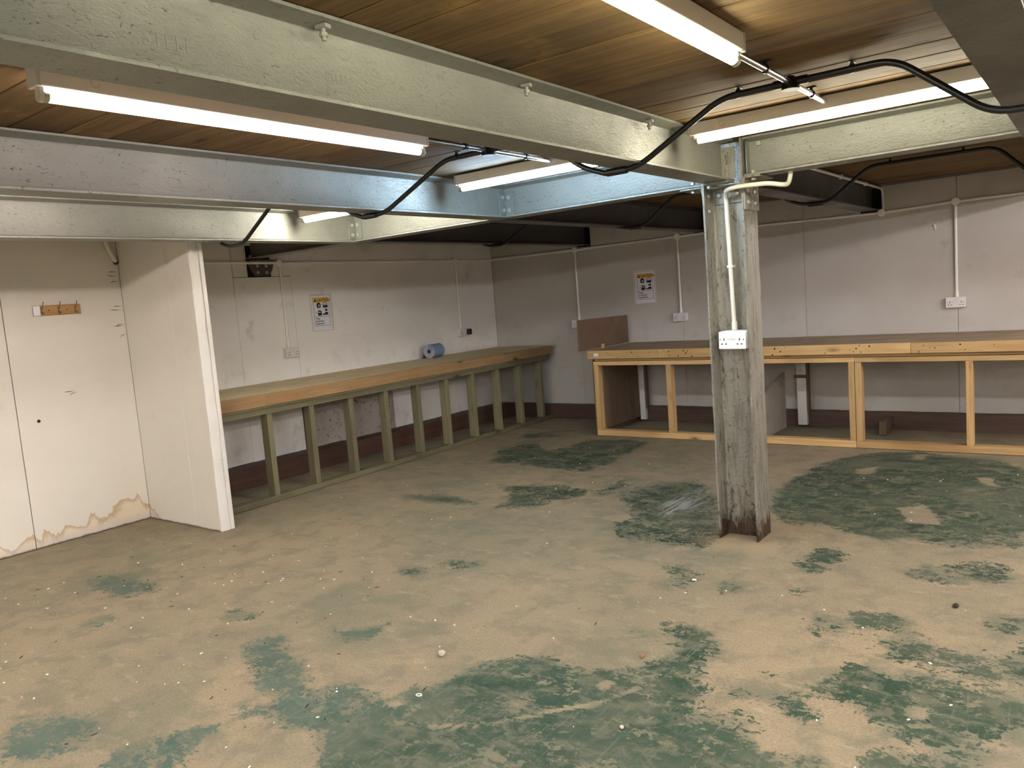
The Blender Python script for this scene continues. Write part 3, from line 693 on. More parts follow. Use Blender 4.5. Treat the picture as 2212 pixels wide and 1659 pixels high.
# bearing bracket of the cross beam on the left wall
br = thing('beam_bracket', 'brown steel seat bracket with four rivets under the cross beam on the left wall', 'bracket', (XL, 4.54, 1.94))
MB().prism([(4.40, 2.0), (4.69, 2.0), (4.665, 1.93), (4.625, 1.882), (4.475, 1.882), (4.44, 1.93)], lambda p, t_: (t_, p[0], p[1]), XL+.001, XL+.012).build('gusset_plate', M['rustplate'], br, bevel=.002)
MB().box(XL+.012, XL+.10, 4.39, 4.66, 2.012, 2.024).box(XL+.001, XL+.012, 4.39, 4.66, 2.001, 2.036).build('seat_shelf', M['rustplate'], br, bevel=.002)
for y_ in (4.505, 4.60):
    for z_ in (1.975, 1.915): MB().dome((XL+.012, y_, z_), (1, 0, 0), .015, .011).build('rivet', M['rivet'], br)
MB().hexnut((XL+.06, 4.405, 2.054), (0, 0, 1), .013, .012).build('bolt', M['rivet'], br)
MB().hexnut((XL+.06, 4.405, 2.011), (0, 0, -1), .013, .012).build('bolt', M['rivet'], br)
# ------------------------------------------------------------------ fluorescent lights
def light(label, along, c, a, b, tint, k=1., group='bare fluorescent battens on the ceiling', half=.029, casz=(CEIL-.062, CEIL-.004)):
    """casing runs from a to b along x or y at cross coordinate c"""
    loc = ((c, (a+b)/2, CEIL) if along == 'y' else ((a+b)/2, c, CEIL))
    t_ = thing('fluorescent_light', label, 'light', loc, group)
    f = (lambda s, u, z_: (u, s, z_)) if along == 'y' else (lambda s, u, z_: (s, u, z_))
    def bx(s0, s1, u0, u1, z0, z1):
        p = [f(s0, u0, z0), f(s1, u1, z1)]
        return MB().box(min(p[0][0], p[1][0]), max(p[0][0], p[1][0]), min(p[0][1], p[1][1]), max(p[0][1], p[1][1]), z0, z1)
    z0, z1 = casz
    bx(a+.012, b-.012, c-half, c+half, z0, z1).build('casing', M['white'], t_, bevel=.004)
    zt = z0-.023
    for s0, s1, d in ((a, a+.012, 1), (b-.012, b, -1)):
        bx(s0, s1, c-half-.001, c+half+.001, z0-.002, z1+.001).build('end_cap', M['cap'], t_, bevel=.002)
        s = s0+.012 if d > 0 else s1-.012
        q = s+d*.014
        m = MB(); pl_ = []
        for i in range(13): an = PI*i/12; pl_.append((c+.017*math.cos(an+PI), zt-.002-.017*math.sin(an)))
        pl_ = [(c-.013, z0)]+pl_+[(c+.013, z0)]
        m.prism(pl_[::-1], (lambda p, t2: (p[0], t2, p[1])) if along == 'y' else (lambda p, t2: (t2, p[0], p[1])), min(s, q), max(s, q))
        m.build('lamp_holder', M['cap'], t_, bevel=.002)
    A = a+.028; B = b-.028
    tb = MB().ring_tube([f(A, c, zt), f(B, c, zt)], .0165, 20).build('tube', tubemat('lit_tube', tint, k), t_)
    for s0, s1 in ((A-.002, A+.012), (B-.012, B+.002)):
        MB().ring_tube([f(s0, c, zt), f(s1, c, zt)], .0171, 20).build('tube_cap', M['rivet'], t_)
    # knock-out on the casing side
    s = a+.17; u = c+half if along == 'y' else c-half
    d = 1 if along == 'y' else -1
    MB().ring_tube([f(s+.013*math.cos(x_), u+d*.0005, (z0+z1)/2+.013*math.sin(x_)) for x_ in [PI*.35+i*PI*1.7/14 for i in range(15)]], .0012, 5).build('knockout', M['cap'], t_)
    return t_
PINK = (1.0, .84, .80); BLUE = (.52, .74, 1.0); WARM = (1.0, .93, .72); GRN = (1.0, .96, .72); NEU = (.97, .98, 1.0); NPK = (1.0, .93, .93)
VK = .36
light('long lit tube at the left between the first and second beams', 'y', -2.46, 1.085, 2.735, PINK, VK)
light('lit tube at the top edge of the photo, above the middle of the room', 'y', -.925, .88, 2.53, GRN, VK)
light('lit tube in front of the cream-lit cross beam right of the column', 'x', 3.70, -1.60, -.293, WARM, VK*1.3)
light('bluish lit tube in front of the cross beam between the two near beams', 'x', 3.79, -3.165, -1.84, BLUE, VK*2.4)
light('short visible lit tube in front of the cross beam, farthest left', 'x', 3.86, -4.745, -3.44, (1.0, .96, .83), VK*2.5)
light('lit tube hidden behind the second beam, over the coat hook wall', 'y', -4.0, .80, 2.45, (1.0, .86, .80), VK*1.7)
og = 'battens outside the photo'
HK = 1.25
light('added fill tube on the ceiling to the right of and above the camera', 'y', .62, .88, 2.53, NPK, HK, og)  # unseen lamp added to give the room more light
light('lit tube near the cross beam beyond the right edge of view', 'x', 3.70, -.08, 1.17, NPK, HK, og)
W5 = ('leftmost', 'second from the left', 'middle', 'second from the right', 'rightmost')
for q_, x_ in zip(W5, (-4.0, -2.46, -.925, .62, 2.4)):
    light('added fill tube just behind the camera, ' + q_ + ' of five', 'y', x_, -1.9, -.25, NEU, HK, og)  # added row, lifts the floor and the walls facing the camera
    light('added fill tube by the wall far behind the camera, ' + q_ + ' of five', 'y', x_, -4.3, -2.65, NEU, HK, og)  # second added row, more fill from farther back
light('added fill tube at the far right of the room', 'y', 2.4, .88, 2.53, NEU, HK, og)  # added for fill from the unseen side
light('added fill tube over the unseen right end of the right bench', 'y', .75, 5.0, 6.6, NPK, 1.5, og)  # added to brighten the back wall and the bench tops
light('added fill tube over the unseen far right corner', 'y', 2.4, 5.0, 6.6, NPK, 1.8, og)  # added to brighten the far walls

# ------------------------------------------------------------------ conduits on the ceiling
def clip(parent, x_, y_, z_, r, along='x', mat='blk'):
    m = MB()
    if along == 'x': m.ring_tube([(x_-.008, y_, z_), (x_+.008, y_, z_)], r+.004, 14); m.box(x_-.008, x_+.008, y_-.02, y_+.02, CEIL-.006, CEIL-.001); m.box(x_-.006, x_+.006, y_-.006, y_+.006, z_, CEIL-.004)
    else: m.ring_tube([(x_, y_-.008, z_), (x_, y_+.008, z_)], r+.004, 14); m.box(x_-.02, x_+.02, y_-.008, y_+.008, CEIL-.006, CEIL-.001); m.box(x_-.006, x_+.006, y_-.006, y_+.006, z_, CEIL-.004)
    m.build('saddle_clip', M[mat], parent)
r_ = .0125; zc = CEIL-.028
cr = thing('black_conduit', 'black conduit across the ceiling between the lights, dipping under each near beam', 'conduit', (-.99, 3.2, zc))
Y1 = 3.2; zu = ZB-.017
p = [(.25, Y1, 1.99), (-.30, Y1, 1.995), (-.60, Y1, zc), (-.99, Y1, zc), (-1.24, Y1, zc), (-1.64, Y1, zu), (-1.80, Y1, zu), (-1.93, Y1, 2.075), (-2.12, Y1, zc), (-2.43, Y1, zc), (-2.74, Y1, zc),
     (-3.22, Y1, zu), (-3.40, Y1, zu), (-3.52, Y1, 2.07), (-3.70, Y1, zc), (-4.15, Y1, zc), (-4.56, Y1, 1.992), (-4.72, Y1, 1.992), (-4.80, Y1, 2.02)]
for a, b in ((0, 6), (6, 12), (12, 18)):
    MB().bent(p[a:b+1], r_, .07).build('conduit_pipe', M['blackpvc'], cr)
for x_ in (-1.74, -3.33): MB().cyl((x_-.05, Y1, zu), (x_+.05, Y1, zu), r_+.004, 14).build('coupler', M['blk'], cr)
for x_ in (-.74, -1.17, -2.25, -2.66): clip(cr, x_, Y1, zc, r_)
for x_, nm in ((-.965, 0), (-2.455, 1)):
    MB().dome((x_, Y1, CEIL-.05), (0, 0, 1), .034, .049, 20).cyl((x_, Y1, CEIL-.056), (x_, Y1, CEIL-.05), .034, 20).cyl((x_-.065, Y1, zc), (x_+.065, Y1, zc), r_+.004, 14).build('junction_box', M['blk'], cr)
    ya = 2.534 if nm == 0 else 2.739; yb = 3.655 if nm == 0 else 3.745
    s1_ = MB().cyl((x_, ya, zc-.002), (x_, Y1-.03, zc-.002), .0115, 16).cyl((x_, Y1+.03, zc-.002), (x_, yb, zc-.002), .0115, 16)
    s1_.dome((x_, yb, zc-.002), (0, 1, 0), .0125, .006, 16)
    s1_.build('metal_stub', M['chrome'], cr)
    clip(cr, x_, (ya+Y1)/2+.05, zc-.002, .0115, 'y'); clip(cr, x_, (yb+Y1)/2+.05, zc-.002, .0115, 'y')
Y2 = 6.2
c2 = thing('black_conduit', 'black conduit across the unlit bays beyond the column, dipping under the far beams', 'conduit', (-1.1, Y2, zc))
p = [(.1, Y2, 1.99), (-.36, Y2, 2.03), (-.56, Y2, zc-.002), (-1.34, Y2, zc-.002), (-1.62, Y2, 2.026), (-1.80, Y2, 2.026), (-1.93, Y2, 2.075), (-2.1, Y2, zc), (-2.85, Y2, zc), (-3.14, Y2, 2.026), (-3.33, Y2, 2.026), (-3.46, Y2, 2.07),
     (-3.7, Y2, zc), (-4.25, Y2, zc), (-4.66, Y2, 2.02), (-4.82, Y2, 2.02), (-4.95, Y2, 2.06), (-5.1, Y2, zc), (-5.4, Y2, zc)]
for a, b in ((0, 7), (7, 12), (12, 18)): MB().bent(p[a:b+1], r_, .07).build('conduit_pipe', M['blackpvc'], c2)
for x_ in (-1.72, -3.23, -4.74): MB().cyl((x_-.05, Y2, 2.024), (x_+.05, Y2, 2.024), r_+.005, 14).build('coupler', M['blk'], c2)
for x_ in (-.75, -1.2, -2.3, -2.7, -3.9, -5.25): clip(c2, x_, Y2, zc, r_)

# ------------------------------------------------------------------ surface conduit on the walls
wc = thing('white_conduit', 'painted conduit run along the two walls above the benches with drops to the sockets', 'conduit', (XL, 7.9, 2.0))
xw = XL+.012; yw = YB-.012; rc = .0130
MB().bent([(xw, 3.2, 2.02), (xw, 4.744, 2.0), (xw, 7.303, 2.0), (xw, yw, 2.0), (-4.983, yw, 2.005), (-3.677, yw, 2.02), (-2.785, yw, 2.034), (-1.636, yw, 2.018), (-1.033, yw, 2.041), (.3, yw, 2.05)], rc, .03).build('conduit_pipe', M['pvcw'], wc)
def drop(face, s, ztop, zbot, mat='pvcw'):
    f = (lambda z_: (xw, s, z_)) if face == 'x' else (lambda z_: (s, yw, z_))
    MB().cyl(f(ztop), f(zbot), rc*.95, 14).cyl(f(zbot+.05), f(zbot), rc*1.3, 14).build('drop_pipe', M[mat], wc)
def jbox(face, s, z_):
    if face == 'x': MB().cyl((XL+.001, s, z_), (XL+.03, s, z_), .034, 24).dome((XL+.03, s, z_), (1, 0, 0), .034, .004, 24).dome((XL+.033, s+.02, z_-.0), (1, 0, 0), .004, .002, 8).build('junction_box', M['pvcw'], wc)
    else: MB().cyl((s, YB-.001, z_), (s, YB-.03, z_), .034, 24).dome((s, YB-.03, z_), (0, -1, 0), .034, .004, 24).dome((s-.018, YB-.033, z_), (0, -1, 0), .004, .002, 8).build('junction_box', M['pvcw'], wc)
drop('x', 4.756, 1.97, 1.19, 'pvc'); drop('x', 7.305, 1.97, 1.175, 'pvc'); jbox('x', 4.744, 2.0); jbox('x', 7.303, 2.0)
drop('y', -4.987, 1.97, 1.18); drop('y', -3.68, 1.99, 1.2); drop('y', -1.037, 2.01, 1.205)
for s, z_ in ((-4.983, 2.005), (-3.677, 2.02), (-1.636, 2.018), (-1.033, 2.041)): jbox('y', s, z_)
MB().bent([(-1.62, yw, 2.03), (-1.625, yw, 2.235), (-1.632, 7.2, 2.238), (-1.632, 5.6, 2.238), (-1.632, 4.62, 2.238)], .011, .06).build('conduit_pipe', M['pvcw'], wc)
for y_ in (5.6, 6.6, 7.4): MB().box(-1.645, -1.618, y_-.008, y_+.008, 2.22, 2.2545).build('saddle_clip', M['pvcw'], wc)
for y_ in (3.9, 6.4): MB().box(XL, xw+.011, y_-.007, y_+.007, 2.0-.002, 2.026).build('saddle_clip', M['pvcw'], wc)
# old pipe bend at the head of the hook wall
vp = thing('pipe_bend', 'cream painted pipe bend entering the hook wall corner near the ceiling', 'pipe', (XH, 3.05, 2.1))
MB().bent([(XH+.03, 2.99, CEIL-.003), (XH+.03, 3.01, 2.10), (XH+.025, 3.05, 2.03), (XH+.004, 3.076, 2.0)], .016, .08, 14).build('pipe', M['wallhook'], vp)
MB().cyl((XH+.012, 3.066, 2.008), (XH+.002, 3.077, 1.995), .02, 14).build('collar', M['steeldark'], vp)

# ------------------------------------------------------------------ sockets
def socket(face, s, z_, label, w_=.158, h=.094, mat='socketold', depth=.04, plane=None, group='double wall sockets', blank=False):
    """face 'x' = on plane x looking +x (right = +y); face 'y' = on plane y looking -y (right = +x)"""
    if face == 'x':
        P = XL if plane is None else plane; F = lambda u, v, d: (P+d, s+u, z_+v); nrm = (1, 0, 0)
    else:
        P = YB if plane is None else plane; F = lambda u, v, d: (s+u, P-d, z_+v); nrm = (0, -1, 0)
    def bx(u0, u1, v0, v1, d0, d1):
        a, b = F(u0, v0, d0), F(u1, v1, d1)
        return MB().box(*[q for i in range(3) for q in (min(a[i], b[i]), max(a[i], b[i]))])
    t_ = thing('wall_socket', label, 'socket', F(0, -h/2, 0), group)
    bx(-w_/2+.002, w_/2-.002, -h/2+.002, h/2-.002, .001, depth).build('back_box', M[mat], t_, bevel=.003)
    pl_ = bx(-w_/2, w_/2, -h/2, h/2, depth+.0005, depth+.010).build('face_plate', M[mat], t_, bevel=.004, seg=3)
    for sx_ in (-.012, .012): bx(sx_-.0095, sx_+.0095, .006, .034, depth+.010, depth+.0145).build('rocker_switch', M[mat], t_, bevel=.002)
    hm = MB()
    for c0 in (-.045, .045):
        for (u, v, a, b) in ((0, .002, .0028, .0065), (-.012, -.022, .005, .0028), (.012, -.022, .005, .0028)):
            q = bx(c0+u-a, c0+u+a, v-b, v+b, depth+.0095, depth+.0108); hm.add(q.v, q.f)
    for c0 in (-.066, .066):
        q = MB().cyl(F(c0, 0, depth+.0095), F(c0, 0, depth+.0108), .003, 10); hm.add(q.v, q.f)
    hm.build('pin_slots', M['hole'], t_)
    return t_
socket('x', 4.775, 1.147, 'white double socket on the left wall beside the left caution notice')
s2_ = socket('x', 7.325, 1.135, 'double socket at the far end of the left wall beside the black adapter')
pg = thing('plug_adapter', 'small square black plug-in adapter in the far left wall socket', 'plug', (XL+.051, 7.385, 1.135))
MB().box(XL+.0515, XL+.09, 7.36, 7.425, 1.10, 1.17).build('adapter_body', M['blk'], pg, bevel=.010, seg=3)
socket('y', -4.995, 1.137, 'socket half hidden behind the upright brown board')
socket('y', -3.682, 1.154, 'double socket on the back wall left of the column')
socket('y', -1.042, 1.159, 'double socket on the back wall at the right of the column')
# the column's own socket: plate pulled off its box
cs = thing('column_socket', 'bright white double socket with loose face plate fixed to the steel column', 'socket', (-1.665, 4.33, 1.12))
MB().box(-1.742, -1.588, 4.315, 4.40, 1.118, 1.220).build('back_box', M['socket'], cs, bevel=.004)
MB().box(-1.735, -1.60, 4.3125, 4.3165, 1.126, 1.212).build('box_cavity', M['hole'], cs)
W_, H_ = .158, .10; ctr = Vector((-1.668, 4.287, 1.168)); ax = Vector((1, -.05, -.012)).normalized(); az = Vector((.012, 0.02, 1)).normalized(); ay = az.cross(ax).normalized(); az = ax.cross(ay).normalized()
def lb(u, v, d, hu, hv, hd): return MB().obox(ctr+ax*u+az*v-ay*d, ax, ay, az, hu, hd, hv)
lb(0, 0, 0, W_/2, H_/2, .006).build('face_plate', M['socket'], cs, bevel=.005, seg=3)
for u in (-.0125, .0125): lb(u, .022, .008, .0098, .0145, .0035).build('rocker_switch', M['socket'], cs, bevel=.002)
hm = MB()
for c0 in (-.046, .046):
    for (u, v, a, b) in ((0, .006, .0028, .007), (-.012, -.020, .0052, .003), (.012, -.020, .0052, .003)):
        q = lb(c0+u, v, .006, a, b, .0007); hm.add(q.v, q.f)
for c0 in (-.069, .069): q = lb(c0, .004, .006, .003, .003, .0007); hm.add(q.v, q.f)
hm.build('pin_slots', M['hole'], cs)
cc_ = thing('column_conduit', 'shiny white plastic conduit rising up the column face from its socket and bending away right', 'conduit', (-1.69, 4.37, 1.22))
MB().bent([(-1.683, 4.372, 1.221), (-1.700, 4.374, 1.985), (-1.66, 4.28, 2.0), (-1.58, 4.245, 2.004), (-1.42, 4.262, 2.0), (-1.36, 4.30, 1.985), (-1.345, 4.36, 1.99), (-1.345, 4.40, 2.04), (-1.345, 4.405, 2.06)], .0125, .06, 14).build('conduit_pipe', M['pvc'], cc_)
MB().cyl((-1.683, 4.372, 1.221), (-1.684, 4.373, 1.27), .016, 16).build('socket_adapter', M['pvc'], cc_)
MB().box(-1.706, -1.674, 4.36, 4.405, 1.575, 1.59).build('saddle_clip', M['pvc'], cc_)

# ------------------------------------------------------------------ left bench
lbn = thing('workbench', 'long left workbench with orange timber edge on a green treated stud frame', 'workbench', (-5.8, 5.5, 0))
MB().box(-6.245, -5.352, 3.2, 8.018, .872, .893).build('worktop', M['chipboard'], lbn, bevel=.002)
MB().box(-5.352, -5.328, 3.2, 7.89, .797, .894).build('fascia_board', M['fasciaY'], lbn, bevel=.003)
MB().box(-5.375, -5.352, 3.2, 7.88, .778, .797).build('packing_strip', M['treatY'], lbn, bevel=.002)
MB().box(-5.47, -5.365, 3.2, 7.885, .728, .777).build('top_rail', M['treatY'], lbn, bevel=.003)
MB().box(-5.47, -5.375, 3.2, 7.93, .003, .052).build('bottom_plate', M['treatY'], lbn, bevel=.003)
for k, y_ in enumerate((3.853, 4.282, 4.723, 5.157, 5.596, 6.017, 6.446, 6.877, 7.297, 7.72)):
    y_ += .012; sh = .01 if k == 1 else 0
    MB().box(-5.465, -5.377-sh*.2, y_-.05, y_, .052, .728).build('stud', M['treatZ'], lbn, bevel=.003)
    if k % 2 == 0: MB().box(-6.20, -5.47, y_-.05, y_, .80, .872).build('bearer', M['treatZ'], lbn, bevel=.003)
MB().box(-6.249, -6.20, 3.2, 8.0, .79, .872).build('wall_batten', M['treatY'], lbn, bevel=.003)
MB().box(-5.40, -5.352, 3.2, 7.88, .797, .872).build('front_bearer', M['treatY'], lbn, bevel=.003)
# nail heads on the fascia
random.seed(5); nm = MB()
for y_ in [3.35+.43*i+random.uniform(-.06, .06) for i in range(11)]:
    for z_ in (.822, .868): nm.dome((-5.3285, y_+random.uniform(-.02, .02), z_), (1, 0, 0), .0045, .0012, 8, 2)
nm.build('nail_heads', M['hole'], lbn)
# ------------------------------------------------------------------ right bench
rb = thing('workbench', 'right workbench along the back wall with pale pine edge and open pine frame', 'workbench', (-2, 7.4, 0))
MB().box(-4.285, .6, 7.024, YB-.002, .872, .893).build('worktop', M['chipdust'], rb, bevel=.002)
for a, b in ((-4.288, -3.478), (-3.476, -1.24), (-1.238, .6)): MB().box(a, b, 7.0, 7.024, .808, .894).build('fascia_board', M['pineX'], rb, bevel=.003)
MB().box(-4.235, .6, 7.05, 7.10, .782, .872).build('packing_strip', M['pineX'], rb, bevel=.002)
FZ0, FZ1 = .738, .778
for a, b in ((-4.235, -1.678), (-1.676, .6)):
    MB().box(a, b, 7.02, 7.115, FZ0, FZ1).build('top_rail', M['pineX'], rb, bevel=.003)
    MB().box(a, b, 7.02, 7.115, .003, .062).build('bottom_plate', M['pineX'], rb, bevel=.003)
for a, b in ((-4.235, -4.185), (-3.418, -3.368), (-2.56, -2.51), (-1.728, -1.679), (-1.675, -1.626), (-.856, -.808), (-.05, 0)):
    MB().box(a, b, 7.021, 7.114, .062, FZ0).build('stud', M['pineZ'], rb, bevel=.003)
MB().box(-4.253, -4.237, 7.03, 7.92, .005, .80).build('end_panel', M['ply'], rb, bevel=.001)
MB().box(-4.184, -4.170, 7.115, 7.86, .062, .79).build('inner_side_panel', M['ply'], rb, bevel=.001)
for a, b, m_ in ((-4.345, -4.275, 0), (-2.42, -2.33, 1)):
    if m_ == 0: a, b = -4.165, -4.10
    MB().box(a, b, 7.86, 7.915, .03, .79).build('wall_upright', M['trimwhite'], rb, bevel=.003)
    MB().box(b+.001, b+.022, 7.87, 7.923, .16, .79).build('wall_batten', M['ply'], rb, bevel=.002)
MB().box(-4.23, .6, 7.98, YB-.001, .80, .872).build('wall_bearer', M['pineX'], rb, bevel=.002)
for x_ in (-3.39, -2.53, -1.7, -.83): MB().box(x_-.024, x_+.024, 7.11, 7.97, .80, .871).build('cross_bearer', M['pineX'], rb, bevel=.002)
MB().box(-2.44, -2.325, 7.84, 7.858, .50, .53).build('broken_batten_end', M['ply'], rb)
MB().box(-1.62, -1.56, 7.60, 7.92, .005, .13).build('floor_block', M['ply'], rb, bevel=.003)
gp = thing('grey_board', 'grey board standing on the floor under the right bench, just right of the column', 'board', (-2.53, 7.45, 0))
MB().prism([(7.16, .003), (7.85, .003), (7.85, .56), (7.74, .553), (7.16, .39)], lambda p_, t_: (t_, p_[0], p_[1]), -2.545, -2.53).build('board', M['greyboard'], gp, bevel=.001)
hb = thing('upright_board', 'brown hardboard sheet standing upright at the left end of the right bench', 'board', (-4.29, 7.4, .9))
MB().prism([(6.86, .903), (7.92, .903), (7.92, 1.212), (6.865, 1.222)], lambda p_, t_: (t_, p_[0], p_[1]), -4.306, -4.289).build('board', M['hardboard'], hb, bevel=.001)
MB().box(-4.2885, -4.27, 7.3, 7.34, .8945, .94).build('corner_block', M['pineX'], hb, bevel=.001)
nm = MB(); random.seed(11)
for i in range(44):
    x_ = random.uniform(-4.1, -.2); nm.dome((x_, 6.9998, random.choice((.824, .85, .872))+random.uniform(-.008, .008)), (0, -1, 0), random.choice((.004, .005, .007)), .001, 8, 2)
nm.build('nail_heads', M['hole'], rb)
tg = thing('price_tag', 'small white torn label stuck on the pale bench edge near its left corner', 'sticker', (-4.18, 7.0, .85))
MB().box(-4.21, -4.155, 6.9975, 6.9992, .833, .866).build('label_paper', M['paper'], tg)

# ------------------------------------------------------------------ paper roll on the left bench
pr = thing('paper_roll', 'blue paper towel roll lying on its side on the left bench', 'paper roll', (-6.10, 6.68, .893))
R = .078; c0 = Vector((-6.10, 6.56, .893+R+.001)); c1 = Vector((-6.13, 6.76, .893+R+.001)); axr = (c1-c0).normalized(); ur = axr.cross(Vector((0, 0, 1))).normalized(); wr_ = Vector((0, 0, 1))
def ringpts(c, r, n=36, a0=0, a1=2*PI): return [c+(ur*math.cos(a0+(a1-a0)*i/n)+wr_*math.sin(a0+(a1-a0)*i/n))*r for i in range(n)]
m = MB(); n = 36
o0, o1, i0, i1 = ringpts(c0, R), ringpts(c1, R), ringpts(c0, .02), ringpts(c1, .02)
m.add(o0+o1, [(i, (i+1) % n, n+(i+1) % n, n+i) for i in range(n)]).build('paper_winding', M['blue'], pr)
MB().add(o0+i0, [(i, (i+1) % n, n+(i+1) % n, n+i) for i in range(n)]).add(o1+i1, [(i, (i+1) % n, n+(i+1) % n, n+i) for i in range(n)]).build('roll_end', M['rollend'], pr)
i2, i3 = ringpts(c0-axr*.001, .024), ringpts(c0-axr*.001, .019)
MB().add(ringpts(c0-axr*.002, .021)+ringpts(c1+axr*.002, .021), [(i, (i+1) % n, n+(i+1) % n, n+i) for i in range(n)]).add(i2+i3, [(i, (i+1) % n, n+(i+1) % n, n+i) for i in range(n)]).build('core', M['card'], pr)
# loose flap over the near end, and sheet trailing to the bench behind
def strip(pts0, pts1, name, mat):
    k = len(pts0); MB().add(list(pts0)+list(pts1), [(i, i+1, k+i+1, k+i) for i in range(k-1)]).build(name, mat, pr)
an = lambda a, r, cc0: cc0+(ur*math.cos(a)+wr_*math.sin(a))*r
sg = -1 if ur.x < 0 else 1
A0 = [an(PI/2-sg*(-.1)+sg*(-t_), R+.002, c0-axr*.004) for t_ in (.1, .45, .8)]
f0 = [c0-axr*.006+ur*(.0*sg)+wr_*(R+.003), c0-axr*.022+ur*(.012*sg)+wr_*(.052), c0-axr*.024+ur*(.022*sg)+wr_*(.012)]
f1 = [c0-axr*.006+ur*(.045*sg)+wr_*(R-.012), c0-axr*.016+ur*(.056*sg)+wr_*(.045), c0-axr*.014+ur*(.064*sg)+wr_*(.012)]
strip(f0, f1, 'loose_flap', M['blue'])
g0 = [c0+ur*(-.0798*sg)+wr_*(-.01), c0+ur*(-.083*sg)+wr_*(-.045), c0+ur*(-.10*sg)+wr_*(-R+.001)]
g1 = [q+axr*.19 for q in g0]; strip(g0, g1, 'trailing_sheet', M['bluedk'])

# ------------------------------------------------------------------ caution notices
def notice(face, s0, s1, z0, z1, q0, q1, y0_, y1_, label):
    """outer tape s0..s1 x z0..z1, printed frame q0..q1 x y0_..y1_"""
    P = XL if face == 'x' else YB
    F = (lambda u, v, d: (P+d, u, v)) if face == 'x' else (lambda u, v, d: (u, P-d, v))
    MM = (lambda u, v, d: MX(P+d, u, v)) if face == 'x' else (lambda u, v, d: MY(u, P-d, v))
    t_ = thing('caution_notice', label, 'sign', F((s0+s1)/2, z0, 0))
    def bx(u0, u1, v0, v1, d0, d1):
        a, b = F(u0, v0, d0), F(u1, v1, d1)
        return MB().box(*[q for i in range(3) for q in (min(a[i], b[i]), max(a[i], b[i]))])
    bx(s0, s1, z0, z1, .001, .003).build('laminate_border', M['tape'], t_)
    mrg = .022
    bx(q0-mrg, q1+mrg*.8, y0_-.045, y1_+.02, .003, .004).build('sheet', M['paper'], t_)
    Wd = q1-q0; Hh = y1_-y0_
    ln = MB()
    for b in ((q0, q1, y0_, y0_+.003), (q0, q1, y1_-.003, y1_), (q0, q0+.003, y0_, y1_), (q1-.003, q1, y0_, y1_), (q0, q1, y0_+Hh*.33, y0_+Hh*.33+.003)):
        q = bx(*b, .004, .0048); ln.add(q.v, q.f)
    ln.build('printed_lines', M['ink'], t_)
    bx(q0+.003, q1-.003, y1_-Hh*.16, y1_-.003, .004, .0046).build('yellow_header', M['yellow'], t_)
    text_mesh('header_text', 'CAUTION', Hh*.135, M['ink'], MM(q0+Wd*.24, y1_-Hh*.135, .0048), t_, .0002, 'LEFT', .0006)
    d = .0048
    def poly(pts, nm='pictogram'):
        MB().prism(pts, (lambda p_, t2: F(q0+p_[0]*Wd, y0_+p_[1]*Hh, t2)), d-.0004, d).build(nm, M['ink'], t_)
    poly([(.06, .865), (.22, .865), (.14, .975)], 'warning_triangle')
    def ell(cx, cy, a, b, a0=0, a1=2*PI, n=20): return [(cx+a*math.cos(a0+(a1-a0)*i/n), cy+b*math.sin(a0+(a1-a0)*i/n)) for i in range(n+1 if a1-a0 < 6 else n)]
    def head(cx, cy): poly([(cx-.10, cy-.095), (cx+.12, cy-.095)]+ell(cx+.01, cy+.01, .13, .085, 0, PI)[0:])
    head(.33, .74); head(.36, .46)
    # hard hat, its brim and face block
    out_ = ell(.74, .755, .15, .085, 0, PI); inn = ell(.74, .755, .12, .065, 0, PI)
    poly(out_+inn[::-1]); poly([(.52, .745), (.92, .745), (.92, .757), (.52, .757)]); poly([(.62, .64), (.90, .64), (.92, .73), (.60, .73)])
    # boot
    poly([(.72, .52), (.88, .52), (.88, .59), (.72, .59)]); poly([(.52, .385), (.90, .385), (.90, .48), (.74, .48), (.66, .43), (.53, .415)])
    # pale respirator ring and goggles
    def wp(pts): MB().prism(pts, (lambda p_, t2: F(q0+p_[0]*Wd, y0_+p_[1]*Hh, t2)), d, d+.0003).build('pictogram_detail', M['paper'], t_)
    ro = ell(.36, .72, .055, .04); wp(ro); poly2 = ell(.37, .715, .03, .022)
    MB().prism(poly2, (lambda p_, t2: F(q0+p_[0]*Wd, y0_+p_[1]*Hh, t2)), d+.0003, d+.0005).build('pictogram_detail', M['ink'], t_)
    wp([(.26, .47), (.44, .47), (.42, .50), (.27, .50)])
    poly([(.10, .44), (.20, .465), (.20, .472), (.10, .448)]); poly([(.10, .50), (.20, .472), (.20, .465), (.10, .492)])
    for i, wd in enumerate(('Wear', 'protective', 'equipment.')):
        text_mesh('notice_text', wd, Hh*.088, M['ink'], MM(q0+Wd*.07, y0_+Hh*(.235-.09*i), .0048), t_, .0002, 'LEFT', .0005)
notice('x', 5.073, 5.35, 1.32, 1.688, 5.108, 5.305, 1.372, 1.65, 'yellow and white caution notice under clear film on the left wall')
notice('y', -4.245, -3.965, 1.327, 1.70, -4.197, -4.002, 1.372, 1.655, 'yellow and white caution notice taped to the back wall')
# access cover on the left wall
ac = thing('access_cover', 'thin white rectangular cover plate screwed to the left wall right of the notice', 'cover plate', (XL, 5.74, 1.256))
MB().box(XL+.003, XL+.013, 5.437, 6.05, 1.256, 1.523).build('cover_plate', M['wallbench'], ac, bevel=.002)
for y_, z_ in ((5.455, 1.274), (6.03, 1.274), (5.455, 1.505), (6.03, 1.505)): MB().dome((XL+.013, y_, z_), (1, 0, 0), .005, .002, 10, 2).build('screw', M['rivet'], ac)

